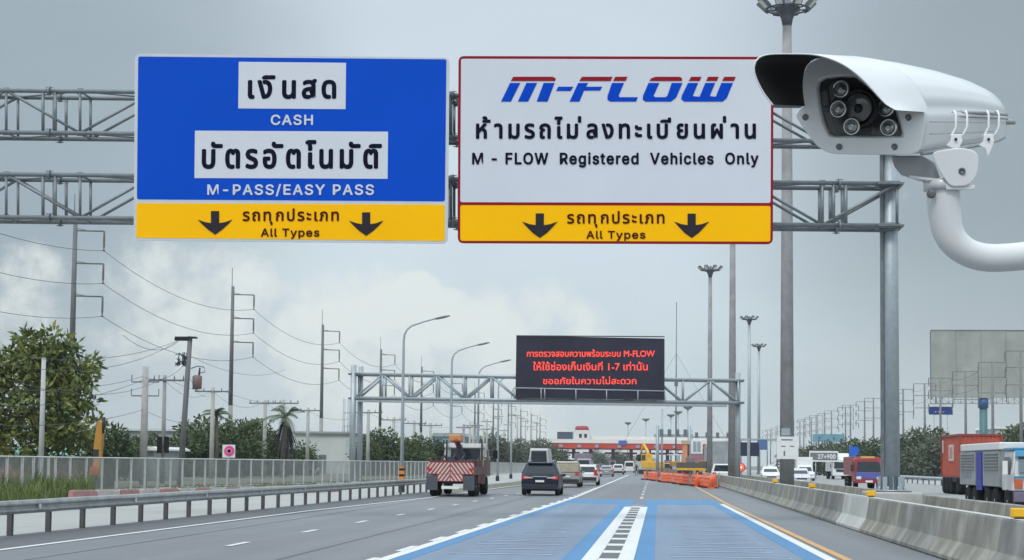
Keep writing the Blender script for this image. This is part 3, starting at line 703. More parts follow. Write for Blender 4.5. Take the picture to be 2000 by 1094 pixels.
# hood: an arched sheet, front rim nearer and to the left, back rim on the housing
front = resamp(catmull([(1508, 205), (1487, 176), (1472, 140), (1476, 118), (1495, 107), (1540, 105), (1594, 107), (1640, 122), (1676, 146), (1705, 175), (1730, 203), (1750, 215)]), 40)
back = resamp(catmull([(1570, 208), (1566, 180), (1567, 150), (1576, 124), (1600, 111), (1650, 110), (1700, 117), (1745, 134), (1780, 160), (1800, 190), (1809, 207), (1812, 219)]), 40)
outer = [[q(a.x, a.y, -150) for a in front]]; 
def ringmix(t, dw, e=0.0):
    r = []
    for a, c in zip(front, back):
        m_ = a.lerp(c, t); cx, cy = 1650 + 30 * t, 190; d = Vector((m_.x - cx, m_.y - cy)); d = d.normalized() * e; r.append(q(m_.x + d.x, m_.y + d.y, dw))
    return r
b = B(); b.loft([ringmix(0, -150, -3), ringmix(.5, -75, -3), ringmix(.99, -3, -3)], caps=False, closed=False); b.obj('hood_lining', M_cbk, g, recalc=False)
b = B(); b.loft([ringmix(0, -150, -3), ringmix(0, -153, -1), ringmix(0, -151, 1.0), ringmix(.35, -100, 1.2), ringmix(.7, -45, 1.2), ringmix(1, 3, 1.2)], caps=False, closed=False); b.obj('hood', M_cw, g, recalc=False)
# face plate with its window opening
outl = [(1570, 208), (1561, 213), (1553, 219), (1556, 231), (1569, 250), (1583, 270), (1597, 286), (1612, 296), (1630, 301), (1700, 302.5), (1775, 302.5), (1790, 300), (1798, 290), (1803, 262), (1808, 232), (1807, 222), (1800, 217)] + [(p.x, p.y) for p in back[::-1][3:-1:3]]
win = [(1601, 172), (1603, 162), (1612, 155), (1640, 152), (1670, 152), (1700, 176), (1729, 206), (1738, 212), (1748, 215), (1755, 240), (1760, 262), (1757, 265), (1700, 265), (1632, 265), (1622, 262), (1612, 240), (1605, 210)]
cxw, cyw = 1682, 214
def polar(poly, n=96):
    P_ = [Vector(p) for p in poly]; out = []
    for k in range(n):
        a = 2 * math.pi * k / n; d = Vector((math.cos(a), math.sin(a))); best = 0
        for i in range(len(P_)):
            p, r_ = P_[i] - Vector((cxw, cyw)), P_[(i + 1) % len(P_)] - Vector((cxw, cyw)); e = r_ - p; den = d.x * e.y - d.y * e.x
            if abs(den) < 1e-9: continue
            t = (p.x * e.y - p.y * e.x) / den; s_ = (p.x * d.y - p.y * d.x) / den
            if t > 0 and -1e-6 <= s_ <= 1 + 1e-6: best = max(best, t)
        out.append((cxw + d.x * best, cyw + d.y * best))
    return out
po, pw = polar(outl), polar(win)
sc_ = lambda pl, k, w_: [q(cxw + (x - cxw) * k, cyw + (y - cyw) * k, w_) for x, y in pl]
b = B(); b.loft([sc_(po, 1.0, 26), sc_(po, 1.0, 4), sc_(po, .985, 0), sc_(pw, 1.10, 0), sc_(pw, 1.06, 3), sc_(pw, 1.0, 16)], caps=False, smooth=False); b.obj('face_plate', M_cwf, g, bevel=0)
b = B(); b.face(sc_(pw, 1.0, 13)); b.obj('window', M_cdk, g, recalc=False)
# body behind the face plate
def body_ring(poly, k, cx, cy, w_, ky=None): return [q(cx + (x - 1690) * k, cy + (y - 207) * (ky or k), w_) for x, y in poly]
b = B(); b.loft([body_ring(po, 1.0, 1690, 207, 24), body_ring(po, 1.0, 1700, 206, 50), body_ring(po, .90, 1757, 206, 140), body_ring(po, .80, 1815, 209, 250), body_ring(po, .70, 1866, 215, 360), body_ring(po, .62, 1893, 220, 420), body_ring(po, .48, 1912, 226, 455), body_ring(po, .20, 1921, 228, 470)])
b.obj('housing', M_cw, g)
# lower tray with ribs that carries the latches
b = B(); pts = [(1800, 222, 30), (1860, 219, 150), (1920, 220, 270), (1966, 224, 380)]
b.tube([q(*p) for p in pts], 4 * MM, 6); b.tube([q(u + 2, v + 8, w_ - 4) for u, v, w_ in pts], 2.5 * MM, 6)
b.tube([q(1800, 300, 20), q(1860, 293, 140), q(1930, 280, 280), q(1962, 268, 370)], 4 * MM, 6)
b.obj('seam_rail', M_cg, g)
for (ua, ub, w_) in ((1866, 1888, 90), (1930, 1950, 230)):
    b = B()
    for u in (ua, ub): b.tube([q(u - 6, 219, w_), q(u - 2, 217, w_ - 10), q(u + 1, 224, w_ - 14), q(u + 1, 248, w_ - 14), q(u - 6, 262, w_ - 12), q(u - 12, 268, w_ - 10)], 2.2 * MM, 8)
    b.obj('latch_wire', M_cwf, g)
    b = B(); k = 1 if ua < 1900 else .85
    pl = [(ua - 8, 262), (ua + 12 * k, 262), (ua + 14 * k, 276), (ua + 6, 292), (ua, 306), (ua - 5, 290), (ua - 18, 284), (ua - 10, 276)]
    b.prism(pl, lambda x, y: q(x, y, w_ - 24), lambda x, y: q(x, y, w_ - 8)); b.obj('latch', M_cwf, g, bevel=.001)
    B().cyl(q(ua + 1, 272, w_ - 28), q(ua + 1, 272, w_ - 22), 3 * MM, n=10).obj('latch_screw', M_dark, g)
# dark seam where the sun hood slides over the housing, and pressed ribs along the side
b = B(); b.tube([q(1750, 215.5, -6), q(1768, 214, -8), q(1789, 213.5, -10)], 1.3 * MM, 5); b.obj('hood_seam', M_cbk, g)
b = B(); b.tube([q(1816, 238, 20), q(1880, 238, 150), q(1945, 240, 310)], 1.2 * MM, 5); b.tube([q(1816, 262, 20), q(1880, 260, 150), q(1940, 257, 310)], 1.2 * MM, 5); b.obj('side_rib', M_cg, g)
b = B(); b.tube([q(1955, 236, 420), q(1981, 239, 440)], [9 * MM, 5 * MM], 10); b.obj('rear_gland', M_cg, g)
# screws on the face plate
for u, v in ((1573, 229), (1639, 287), (1747, 287), (1774, 230)):
    b = B(); b.lathe([(6.5 * MM, 0), (6.5 * MM, -1 * MM), (3 * MM, -1.2 * MM), (2.5 * MM, .3 * MM)], q(u, v, -.5), 14, ray(u, v)); b.obj('screw', M_galD, g)
# optics
def disc(name, u, v, prof, m, n=28, w_=8, tilt=None):
    b = B(); b.lathe([(r_ * MM, h * MM) for r_, h in prof], q(u, v, w_), n, tilt if tilt is not None else ray(u - 60, v + 20)); return b.obj(name, m, g, smooth=True)
ax = (ray(1680, 210).normalized() + right * .42).normalized()
disc('lens_ring', 1679, 211, [(39, 4), (39, -6), (34, -10), (30, -4), (29, 3)], M_cbk, w_=6, tilt=ax)
disc('lens_glass', 1679, 210, [(30, -5), (26, -8), (15, -10), (1, -11)], mat('lens_coating', (0.085, 0.09, 0.095), 0.12, var=.1, coat=1), w_=6, tilt=ax)
disc('lens_core', 1680, 212, [(9, -11), (6, -13), (1, -13)], M_cbk, w_=6, tilt=ax)
M_dome = mat('lamp_dome', (0.34, 0.345, 0.35), 0.06, 0.6, var=.6, scale=120)
for u, v in ((1643, 174), (1638, 213), (1664, 247), (1736, 249), (1731, 211)):
    disc('infrared_lamp', u, v, [(16.5, 4), (17, -4), (15, -6), (13.5, -3), (13, 0)], M_cch, n=20, w_=8, tilt=ax)
    disc('lamp_lens', u, v, [(13.2, -1), (11.5, -6), (6, -10), (1, -11.5)], M_dome, n=20, w_=8, tilt=ax)
    disc('lamp_core', u + 1, v + 3, [(4.5, -9), (3.5, -12), (1, -12.5)], mat('lamp_bright', (0.6, 0.6, 0.62), .2), n=10, w_=8, tilt=ax)
b = B()
for pl in ([(1604, 180), (1616, 176), (1618, 205), (1607, 208)], [(1618, 170), (1629, 160), (1632, 190), (1623, 200)], [(1609, 218), (1622, 220), (1632, 262), (1620, 258)], [(1640, 262), (1650, 263), (1700, 263), (1696, 250), (1706, 247), (1710, 263)]):
    b.face([q(x, y, 11) for x, y in pl])
b.obj('lamp_board', mat('board_grey', (0.11, 0.112, 0.118), .35), g, recalc=False)
# bracket
b = B(); pl = [(1740, 304), (1800, 304), (1826, 318), (1838, 352), (1815, 358), (1790, 352), (1760, 342), (1747, 326)]
b.prism(pl, lambda x, y: q(x, y, 60), lambda x, y: q(x, y, 120)); b.obj('bracket_yoke', M_cg, g, bevel=.004)
b = B(); b.tube([q(1775, 345, 56), q(1800, 349, 50), q(1836, 353, 45)], 3.5 * MM, 8); b.obj('bracket_lip', M_cwf, g)
cheek = catmull([(1822, 300), (1850, 292), (1884, 290), (1908, 300), (1911, 325), (1906, 345), (1893, 360), (1876, 364), (1856, 362), (1842, 345), (1830, 325)], 5, True)
b = B(); b.prism(cheek, lambda x, y: q(x, y, 26), lambda x, y: q(x, y, 42)); b.obj('bracket_cheek', M_cw, g, bevel=.002)
b = B(); b.lathe([(7 * MM, 2 * MM), (7 * MM, -3 * MM), (4 * MM, -4 * MM), (3.5 * MM, -2 * MM), (1 * MM, -2 * MM)], q(1879, 334, 26), 12, ray(1879, 334)); b.obj('pivot_bolt', M_galD, g)
b = B(); b.prism([(1846, 358), (1905, 362), (1904, 371), (1848, 371)], lambda x, y: q(x, y, 30), lambda x, y: q(x, y, 110)); b.obj('bracket_foot', M_cw, g, bevel=.002)
# arm: down, then off to the right to a mast beside the shoulder
path = catmull([(1841, 352, 70), (1842, 375, 70), (1845, 420, 70), (1856, 462, 70), (1884, 490, 70), (1925, 503, 70), (1980, 502, 70), (2040, 494, 75)], 5)
b = B(); b.tube([q(*p) for p in path], [33 * MM if i < 8 else (33 - min(5, (i - 8) * .4)) * MM for i in range(len(path))], 24)
mast = Vector((4.62, 5.2, 0)); endp = q(2040, 494, 75) + org; tgt = Vector((mast.x, mast.y, endp.z + .35))
b.tube([q(2036, 494.5, 75), tgt - org], 28 * MM, 16)
b.obj('arm', M_cw, g)
b = B(); b.tube([q(1841, 352, 70), q(1841.5, 372, 70)], 38 * MM, 24); b.obj('arm_collar', M_cw, g)
b = B(); b.lathe([(9 * MM, 3 * MM), (9 * MM, -2 * MM), (5 * MM, -4 * MM), (1 * MM, -4 * MM)], q(1819, 379, 38), 14, ray(1819, 379)); b.obj('collar_bolt', M_galD, g)
mr_ = root('camera_mast', (mast.x, mast.y, 0), 'grey steel mast beside the shoulder holding the camera arm', 'mast'); B().tube([(0, 0, 0), (0, 0, 4.2)], [.09, .07], 14).obj('pole', M_gal, mr_); B().box((0, 0, .02), (.4, .4, .04)).obj('base_plate', M_galD, mr_)
# ================================================================== POLES, MASTS, LAMPS
def ring(c, r, n=8): return [c + Vector((math.cos(2 * math.pi * k / n) * r, math.sin(2 * math.pi * k / n) * r, 0)) for k in range(n)]
# high mast floodlights in the median and beyond
M_head = mat('floodlight_body', (0.10, 0.11, 0.13), .5, .4)
def high_mast(label, x, y, h, wb=.32, wt=.17, full=True, m=None):
    g = root('high_mast_light', (x, y, 0), label, 'mast light', 'high mast lights along the road')
    B().tube([(0, 0, 0), (0, 0, h * .5), (0, 0, h)], [wb, (wb + wt) / 2, wt], 12).obj('mast', m or M_pole, g)
    b = B(); b.lathe([(wt * 1.0, -.9), (.30, -.5), (.42, -.2), (.62, 0), (.62, .16), (.3, .3), (.12, .5)], (0, 0, h), 12); b.tube([(math.cos(a * math.pi / 6) * 1.0, math.sin(a * math.pi / 6) * 1.0, h) for a in range(13)], .05, 6); b.obj('head_ring', M_head, g)
    for k in range(8):
        a = k * math.pi / 4 + .39; d = Vector((math.cos(a), math.sin(a), 0)); t = Vector((-d.y, d.x, 0)); c_ = Vector((0, 0, h)) + d * 1.25 + Vector((0, 0, .22)); n_ = (d * .72 + Vector((0, 0, .69))).normalized(); s_ = n_.cross(t)
        M = Matrix((t, n_, s_)).transposed(); b = B(); b.box(c_, (.42, .62, .2), M); b.tube([Vector((0, 0, h)) + d * .5, c_ - n_ * .2], .04, 6); b.obj('floodlight', M_head, g); 
        b = B(); b.box(c_ - s_ * .11, (.34, .5, .02), M); b.obj('lens', M_lamp, g.children[-1])
    B().box((0, 0, .05), (wb * 3, wb * 3, .1)).obj('base_plate', M_galD, g)
    return g
def at_mast(px, ybase_h, X=None, Y=None): pass
X, Y = 6.6, 79.0
g = high_mast('very tall thick grey mast between the white sign and the right gantry column', P(1537, 900, Y).x, Y, P(1535, 18, Y).z, .36, .22)
B().bb((-.52, -.42, 1.95), (.52, -.34, 3.05)).obj('notice_board', M_white, g)
b = B(); b.bb((-.3, -.425, 2.86), (.25, -.421, 2.92)); b.bb((-.32, -.425, 2.55), (-.1, -.421, 2.6)); b.bb((.1, -.425, 2.55), (.32, -.421, 2.6)); b.bb((-.2, -.425, 2.1), (-.12, -.421, 2.35)); b.obj('notice_mark', M_galD, g)
B().bb((-.3, -.42, 3.1), (.12, -.34, 3.45)).obj('meter_box', M_gal, g)
for px, ptop, Yy, lab in ((1430, 360, 136, 'tall mast rising behind the bottom edge of the white sign beside the gantry post'), (1386, 528, 190, 'tall slender floodlight mast right of the message display'), (1463, 624, 252, 'thin distant floodlight mast, left of the pair beyond the gantry'), (1482, 677, 310, 'thinnest distant floodlight mast, right of the pair beyond the gantry')):
    p = P(px, 905, Yy); high_mast(lab, p.x, Yy, P(px - 1, ptop, Yy).z, .36 if Yy < 200 else .32, .2, m=M_pole if Yy < 200 else M_gal)
for px, ptop, Yy in ((1310, 812, 640), (1324, 806, 600), (1226, 827, 760), (1261, 820, 700), (1343, 797, 560)):
    p = P(px, 905, Yy); g = root('high_mast_light', (p.x, Yy, 0), 'tiny far floodlight mast above the toll plaza roof', 'mast light', 'far mast lights beyond the plaza'); h = P(px, ptop, Yy).z
    B().tube([(0, 0, 0), (0, 0, h)], [.3, .2], 8).obj('mast', M_gal, g); B().lathe([(.2, -.8), (1.6, .1), (1.7, .5), (.2, .6)], (0, 0, h), 10).obj('head', M_galD, g)

# antenna mast with guys
Yy = 300; p = P(1320, 905, Yy); h = P(1318, 590, Yy).z; g = root('antenna_mast', (p.x, Yy, 0), 'very thin radio mast with guy wires rising right of the display', 'mast')
B().tube([(0, 0, 0), (0, 0, h)], [.16, .07], 8).obj('pole', M_galD, g); b = B(); b.tube([(0, 0, h * .7), (12, 0, 2)], .02, 4); b.tube([(0, 0, h * .7), (-12, 0, 2)], .02, 4); b.obj('guy_wire', M_wire, g); B().box((0, 0, h * .52), (.7, .5, .8)).obj('equipment_box', M_galD, g)

# curved arm street lamps, left side
lamp0 = None
for i, (px, pt, Yy) in enumerate(((785, 640, 84), (880, 688, 103), (933, 719, 121), (972, 742, 142), (998, 757, 165))):
    p = P(px, 905, Yy)
    if lamp0 is None:
        g = root('street_lamp', (0, 0, 0), '', 'street lamp', 'curved arm street lamps on the left'); lamp0 = g
        z1 = 8.4
        B().tube([(0, 0, 0), (0, 0, 4), (0, 0, z1 - .7), (.04, 0, z1 - .35), (.18, 0, z1 - .1), (.42, -.0, z1 + .1), (1.1, 0, z1 + .32), (1.75, 0, z1 + .48)], [.11, .09, .06, .055, .05, .05, .045, .04], 10).obj('pole', M_gal, g)
        b = B(); b.loft([[(x, y * w_, z1 + .46 + (x - 1.7) * .2 + z * t) for y, z in ((-1, 0), (-.6, .5), (.6, .5), (1, 0), (.6, -.5), (-.6, -.5))] for x, w_, t in ((1.65, .06, .06), (1.8, .13, .12), (2.2, .15, .12), (2.48, .08, .05))]); b.obj('lamp_head', mat('lamp_head_grey', (.2, .21, .22), .5), g)
        b = B(); b.bb((-.13, -.13, .45), (.13, .13, 1.3)); b.obj('warning_wrap', mat('orange_wrap', (.62, .22, .04), .6), g); b = B(); 
        for zz in (.5, .8, 1.1): b.bb((-.135, -.135, zz), (.135, .135, zz + .12))
        b.obj('black_band', M_black, g)
        B().box((0, 0, .2), (.3, .3, .4)).obj('base_box', M_dark, g)
    else:
        g = dup(lamp0, (0, 0, 0))
        for ch in list(g.children):
            if ch.name.startswith(('warning_wrap', 'black_band')): bpy.data.objects.remove(ch)
    g.location = (p.x, Yy, 0); g.scale = (1, 1, P(px, pt, Yy).z / 8.4)
    g['label'] = ['nearest curved arm street lamp with an orange and black wrap left of the recovery truck', 'curved arm street lamp rising behind the recovery truck', 'curved arm street lamp just left of the message display', 'distant street lamp under the left part of the gantry beam', 'most distant street lamp under the left edge of the display'][i]

# tall power poles with bracket arms, left
M_pp = mat('power_pole_grey', (0.15, 0.15, 0.16), .75, var=.15, scale=1, dirt=.3); M_ppb = mat('power_pole_foot', (0.30, 0.29, 0.28), .8, var=.12, dirt=.2)
XL = -49.2; HP = 22.0
ANCH = [(2.55, 19.3), (2.55, 16.5), (2.55, 13.7)]
pp0 = None; ppos = []
labs = ['tall power pole with three bracket arms above the big tree', 'tall power pole behind the pink round sign', 'tall power pole between the warehouse and the coconut palm', 'tall power pole just right of the left gantry posts', 'tall power pole behind the gantry beam left of the street lamp']
for k in range(13):
    Yy = 79.6 + 51.1 * k; px_off = 0
    if pp0 is None:
        g = root('power_pole', (0, 0, 0), '', 'power pole', 'tall power poles with bracket arms on the left'); pp0 = g
        B().tube([(0, 0, 8), (0, 0, HP)], [.27, .19], 10).obj('upper_pole', M_pp, g); B().tube([(0, 0, 0), (0, 0, 8.02)], [.33, .275], 10).obj('lower_pole', M_ppb, g)
        B().tube([(-.1, 0, HP - .2), (-.12, 0, HP + 2.2)], .04, 6).obj('lightning_rod', M_pp, g)
        for ax_, z in ANCH:
            b = B(); b.tube([(0, 0, z + 1.75), (ax_, 0, z + 1.68)], .065, 6); b.tube([(0, 0, z + 1.95), (ax_ * .5, 0, z + 1.72)], .03, 5); b.obj('bracket_arm', M_pp, g)
            b = B(); b.lathe([(.09, 1.68), (.09, 1.4)] + [(r, 1.3 - i * .1) for i in range(11) for r in ((.12,) if i % 2 else (.07,))] + [(.05, .1), (.16, 0), (.05, -.05)], (ax_, 0, z), 8); b.obj('insulator', M_pp, g)
    else: g = dup(pp0, (0, 0, 0))
    g.location = (XL, Yy, 0); ppos.append(g.location.copy()); g['label'] = ('off frame power pole at far left, source of the wires' if k == 0 else labs[k - 1] if k <= 5 else 'far power pole with bracket arms in the receding left row')
def wire(p, q_, sag, r, label, group, n=14, cat='cable'):
    pts = [Vector(p).lerp(Vector(q_), t / n) - Vector((0, 0, 4 * sag * (t / n) * (1 - t / n))) for t in range(n + 1)]
    b = B(); b.tube([v - Vector(p) for v in pts], r, 4, caps=False); o = b.obj('power_cable', M_wire, None); o.location = p; return tag(o, label, cat, group)
names = ['top', 'middle', 'lowest']
for k in range(8):
    for j, (ax_, z) in enumerate(ANCH):
        a, c_ = ppos[k] + Vector((ax_, 0, z)), ppos[k + 1] + Vector((ax_, 0, z)); wire(a, c_, 1.7, .02 + .0035 * k, '%s sagging wire %s' % (names[j], ['entering from the left edge to the pole above the big tree', 'from the pole above the big tree to the next pole', 'between the pink sign pole and the warehouse pole', 'from the warehouse pole towards the gantry', 'behind the gantry posts', 'far along the left pole row beneath the beam', 'far along the left row left of the display', 'in the farthest left span'][k]), 'wires on the tall left poles')

# shorter distribution poles and their wires, left
M_dp = mat('distribution_pole', (0.40, 0.40, 0.38), .8, var=.1, dirt=.25)
dpos = []
def short_pole(px, ptop, Yy, label, arm='t', w_=.14, lean=0, mm=None, al=1.1):
    p = P(px, 905, Yy); h = P(px, ptop, Yy).z; g = root('utility_pole', (p.x, Yy, 0), label, 'utility pole', 'shorter utility poles beyond the fence')
    B().tube([(-lean, 0, 0), (0, 0, h)], [w_ * 1.35, w_], 8).obj('pole', mm or M_dp, g)
    if 't' in arm:
        b = B(); b.box((0, -.1, h - .35), (2 * al, .12, .12)); b.obj('cross_arm', M_galD, g)
        for s in (-.95, -.5, .5, .95): B().tube([(s * al, -.1, h - .3), (s * al, -.1, h - .02)], [.05, .035], 6).obj('insulator', M_galD, g)
    if '2' in arm:
        for dz in (1.0, 1.9):
            b = B()
            for s in (-1, 1): b.tube([(0, 0, h - dz), (s * .9, 0, h - dz), (s * .9, 0, h - dz + .45)], .045, 5)
            b.obj('bracket', M_galD, g)
    dpos.append(Vector((p.x, Yy, h - .1))); return g
short_pole(80, 699, 74, 'pale slim lamp column standing before the big tree', '', .11, mm=M_poleL)
short_pole(280, 716, 100, 'pale concrete pole with two tiers of small brackets right of the orange boom', '2', .2)
short_pole(318, 733, 105, 'dark slim pole with a cross arm carrying a dark panel', 't', .12, mm=M_pole, al=1.4)
gt = short_pole(366, 657, 96, 'dark leaning pole with tangled cables and a transformer', '', .15, lean=.45, mm=M_pp)
h = dpos[-1].z
b = B(); b.box((-.25, 0, h + .02), (1.3, .5, .1)); b.box((-.5, 0, h - .1), (.9, .35, .14)); b.obj('pole_cap_bracket', M_dark, gt)
b = B(); b.lathe([(.05, -.45), (.28, -.42), (.3, .35), (.2, .42), (.05, .45)], (.55, -.15, h - 2.75), 14); b.obj('transformer', mat('transformer_rust', (.20, .13, .12), .6, dirt=.4), gt); b = B(); b.tube([(.65, -.15, h - 2.4), (.7, -.15, h - 1.85)], [.07, .05], 8); b.obj('bushing', M_dark, gt)
b = B(); random.seed(3)
for k in range(9):
    pts = [Vector((-.05, 0, h - 1.1 - .1 * k))]; 
    for t in range(1, 7): pts.append(Vector((-.35 - .25 * math.sin(t) * random.random() - .1 * t * (k % 2), random.uniform(-.3, .3), h - .9 - random.random() * .9)))
    b.tube(pts, .03, 4)
b.tube([(.1, 0, h - 1.9), (.5, 0, h - 1.75), (.9, 0, h - 1.8), (1.0, 0, h - 2.1), (.6, 0, h - 2.2)], .03, 5); b.obj('cable_coil', M_wire, gt)
for px, pt, Yy, lb, am in ((413, 757, 137, 'pale concrete pole with a long cross arm left of the pink sign', 't'), (516, 781, 155, 'pale concrete pole just left of the coconut palm', 't'), (551, 781, 158, 'pale concrete pole in front of the coconut palm', 't'), (600, 796, 175, 'pale concrete pole before the pale warehouse', 't'), (718, 800, 176, 'pale hooked pole just right of the left gantry posts', 't'),
                           (768, 815, 200, 'pale slim pole left of the orange wrapped lamp post', 't'), (808, 822, 205, 'pale slim pole between the lamp post and the recovery truck', 't'), (840, 826, 215, 'pale slim pole rising over the red striped board', 't')):
    short_pole(px, pt, Yy, lb, am, .17, al=1.6)
random.seed(11)
for k in range(16):
    px = 905 + k * 9.5 + random.uniform(-3, 3); Yy = 230 + k * 18; pt = 826 - k * .5 + random.uniform(-14, 16)
    p = P(px, 905, Yy); h = P(px, pt, Yy).z; o = root('utility_pole', (p.x, Yy, 0), 'pale thin distant pole in the dense row left of the toll plaza', 'utility pole', 'dense row of far poles left of the plaza'); B().tube([(0, 0, 0), (0, 0, h)], [.24, .17], 6).obj('pole', M_dp if k % 3 else M_pole, o); B().box((0, 0, h - .5), (2.2, .15, .15)).obj('cross_arm', M_galD, o)
# their wires
wl = [((-20, 800), 60, (280, 742), 100), ((-20, 690), 60, (352, 664), 96), ((-20, 705), 60, (345, 668), 96), ((-20, 760), 60, (280, 735), 100), ((280, 735), 100, (372, 700), 96), ((318, 738), 105, (413, 762), 137), ((330, 742), 105, (440, 765), 137), ((372, 740), 96, (413, 768), 137), ((413, 762), 137, (516, 786), 155), ((440, 765), 137, (551, 786), 158),
      ((551, 786), 158, (600, 801), 175), ((600, 801), 175, (718, 806), 176), ((718, 806), 176, (808, 828), 205), ((240, 655), 70, (352, 664), 96), ((372, 696), 96, (560, 720), 170), ((-20, 830), 60, (280, 800), 100), ((280, 800), 100, (413, 815), 137), ((-20, 730), 60, (318, 740), 105), ((808, 828), 205, (905, 832), 230), ((516, 786), 155, (600, 801), 175)]
for i, ((x0, y0), Ya, (x1, y1), Yb) in enumerate(wl):
    wire(P(x0, y0, Ya), P(x1, y1, Yb), .35 + .3 * (i % 3), .013, 'thin low cable strung between the shorter poles beyond the fence', 'low cables beyond the fence', 10)

# right hand rows of double arm poles
XR = 52.0; HR = 18.0; rp0 = None
xs = [1940, 1880, 1838, 1801, 1765, 1740, 1707, 1685, 1662, 1648, 1625, 1608, 1595, 1582, 1571, 1560, 1527, 1516, 1506, 1497]
M_rp = mat('far_pole_grey', (0.19, 0.195, 0.20), .75, var=.15, dirt=.2)
for i, px in enumerate(xs):
    Yy = Yof(px, XR)
    if rp0 is None:
        g = root('double_arm_pole', (0, 0, 0), '', 'power pole', 'double arm power poles on the right'); rp0 = g
        B().tube([(0, 0, 0), (0, 0, HR)], [.27, .17], 8).obj('pole', M_rp, g)
        for z in (17.9, 15.6, 13.2):
            B().tube([(-2.1, 0, z), (2.1, 0, z)], .06, 6).obj('cross_arm', M_rp, g)
            for s in (-2.1, 2.1): B().lathe([(.05, 0), (.11, -.3), (.08, -.5), (.12, -.8), (.08, -1.0), (.1, -1.35), (.03, -1.4)], (s, 0, z), 6).obj('insulator', M_rp, g)
    else: g = dup(rp0, (0, 0, 0))
    g.location = (XR + (i % 2) * .6, Yy, 0)
    g['label'] = {0: 'double arm power pole in front of the right half of the blank billboard', 1: 'double arm power pole left of the billboard post', 2: 'double arm power pole in front of the small blue sign', 3: 'double arm power pole just left of the billboard', 4: 'double arm power pole right of the right gantry column'}.get(i, 'far double arm power pole in the receding right row')
# extra nearer pole at frame edge
g = dup(rp0, (P(1995, 905, 225).x, 225, 0), label='double arm power pole cut by the right picture edge')
for i in range(3):
    for z in (16.5, 14.2):
        a, c_ = Vector((XR - 2.1, Yof(xs[i], XR), z)), Vector((XR - 2.1, Yof(xs[i + 1], XR), z)); wire(a, c_, .5, .022, 'faint wire between the double arm poles near the billboard', 'wires on the right poles', 8)

# ================================================================== TREES
def leafmat(nm, c1, c2): return mat(nm, c1, .65, col2=c2, scale=.9, spec=.3)
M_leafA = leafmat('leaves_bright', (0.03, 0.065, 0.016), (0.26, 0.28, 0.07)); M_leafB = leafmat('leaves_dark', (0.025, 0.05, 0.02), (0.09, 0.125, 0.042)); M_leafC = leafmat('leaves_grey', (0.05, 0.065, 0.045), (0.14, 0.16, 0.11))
M_bark = mat('bark', (0.085, 0.07, 0.055), .9, scale=4, bump=.5)
def tree(name, loc, label, cat, lobes, n_cl, per, leaf, lm, trunk_h, tr, seed, group=None, longleaf=1.6, clr=.5):
    rnd = random.Random(seed); g = root(name, loc, label, cat, group)
    b = B(); b.tube([(0, 0, 0), (.1, 0, trunk_h * .5), (0, .1, trunk_h)], [tr * 1.3, tr, tr * .75], 9)
    for (lx, ly, lz, lr) in lobes: b.tube([(0, 0, trunk_h * .75), (lx * .45, ly * .45, (trunk_h + lz) * .55), (lx * .95, ly * .95, lz)], [tr * .5, tr * .32, tr * .08], 6)
    b.obj('trunk', M_bark, g)
    b = B(); tot = sum(l[3] ** 2 for l in lobes)
    for (lx, ly, lz, lr) in lobes:
        for _ in range(int(n_cl * lr * lr / tot)):
            d = Vector((rnd.gauss(0, 1), rnd.gauss(0, 1), rnd.gauss(0, 1))).normalized(); rad = lr * rnd.uniform(.25, 1.08) ** .5 * (1 + .25 * noise.noise(d * 2 + Vector((lx, lz, seed))))
            c_ = Vector((lx, ly, lz)) + Vector((d.x, d.y, d.z * .82)) * rad; cr_ = clr * rnd.uniform(.5, 1.2)
            ax_ = (d + Vector((0, 0, .5)) + Vector((rnd.gauss(0, .5), rnd.gauss(0, .5), rnd.gauss(0, .5)))).normalized()
            for _k in range(per):
                o_ = Vector((rnd.gauss(0, .5), rnd.gauss(0, .5), rnd.gauss(0, .42))) * cr_; p = c_ + o_
                dr = (ax_ * .6 + o_.normalized() + Vector((0, 0, -.25))).normalized(); s_ = dr.cross(Vector((rnd.gauss(0, 1), rnd.gauss(0, 1), rnd.gauss(0, 1)))).normalized(); L_ = leaf * longleaf * rnd.uniform(.6, 1.25); w_ = leaf * .34
                b.face([p, p + dr * L_ * .5 + s_ * w_, p + dr * L_, p + dr * L_ * .45 - s_ * w_])
    b.obj('crown', lm, g, recalc=False); return g
c_ = P(80, 905, 95)
tree('broadleaf_tree', (c_.x, 95, 0), 'large leafy tree with pointed shoots at the far left behind the fence', 'tree',
     [(0, 0, 7.6, 1.7), (-1.7, 0, 7.3, 1.5), (1.5, .4, 7.1, 1.4), (-2.6, .3, 5.0, 1.9), (.4, -.5, 5.0, 1.9), (2.0, 0, 3.6, 1.5), (-.4, .4, 2.6, 2.0), (-3.6, 0, 6.4, 1.5), (-4.0, 0, 2.8, 2.2), (2.6, .2, 6.6, .7), (.5, 0, 8.9, .8), (2.1, .3, 5.3, 1.1), (-1.0, .2, 9.0, .6), (1.6, 0, 8.4, .6), (2.9, 0, 7.4, .5)], 800, 11, .31, M_leafA, 3.2, .26, 5, longleaf=1.8, clr=.42)
tl = []
bush = [((0, 0, 3.6, 2.2), (1.6, 0, 2.9, 1.7), (-1.7, .3, 2.7, 1.7), (.2, 0, 1.6, 2.1)), ((0, 0, 4.6, 1.9), (.9, 0, 3.2, 2.0), (-1.0, .2, 2.6, 1.9), (0, 0, 1.3, 2.0)), ((0, 0, 2.7, 2.2), (2.2, 0, 2.3, 1.8), (-2.3, 0, 2.2, 1.8), (0, 0, 1.2, 2.2))]
proto_b = {}
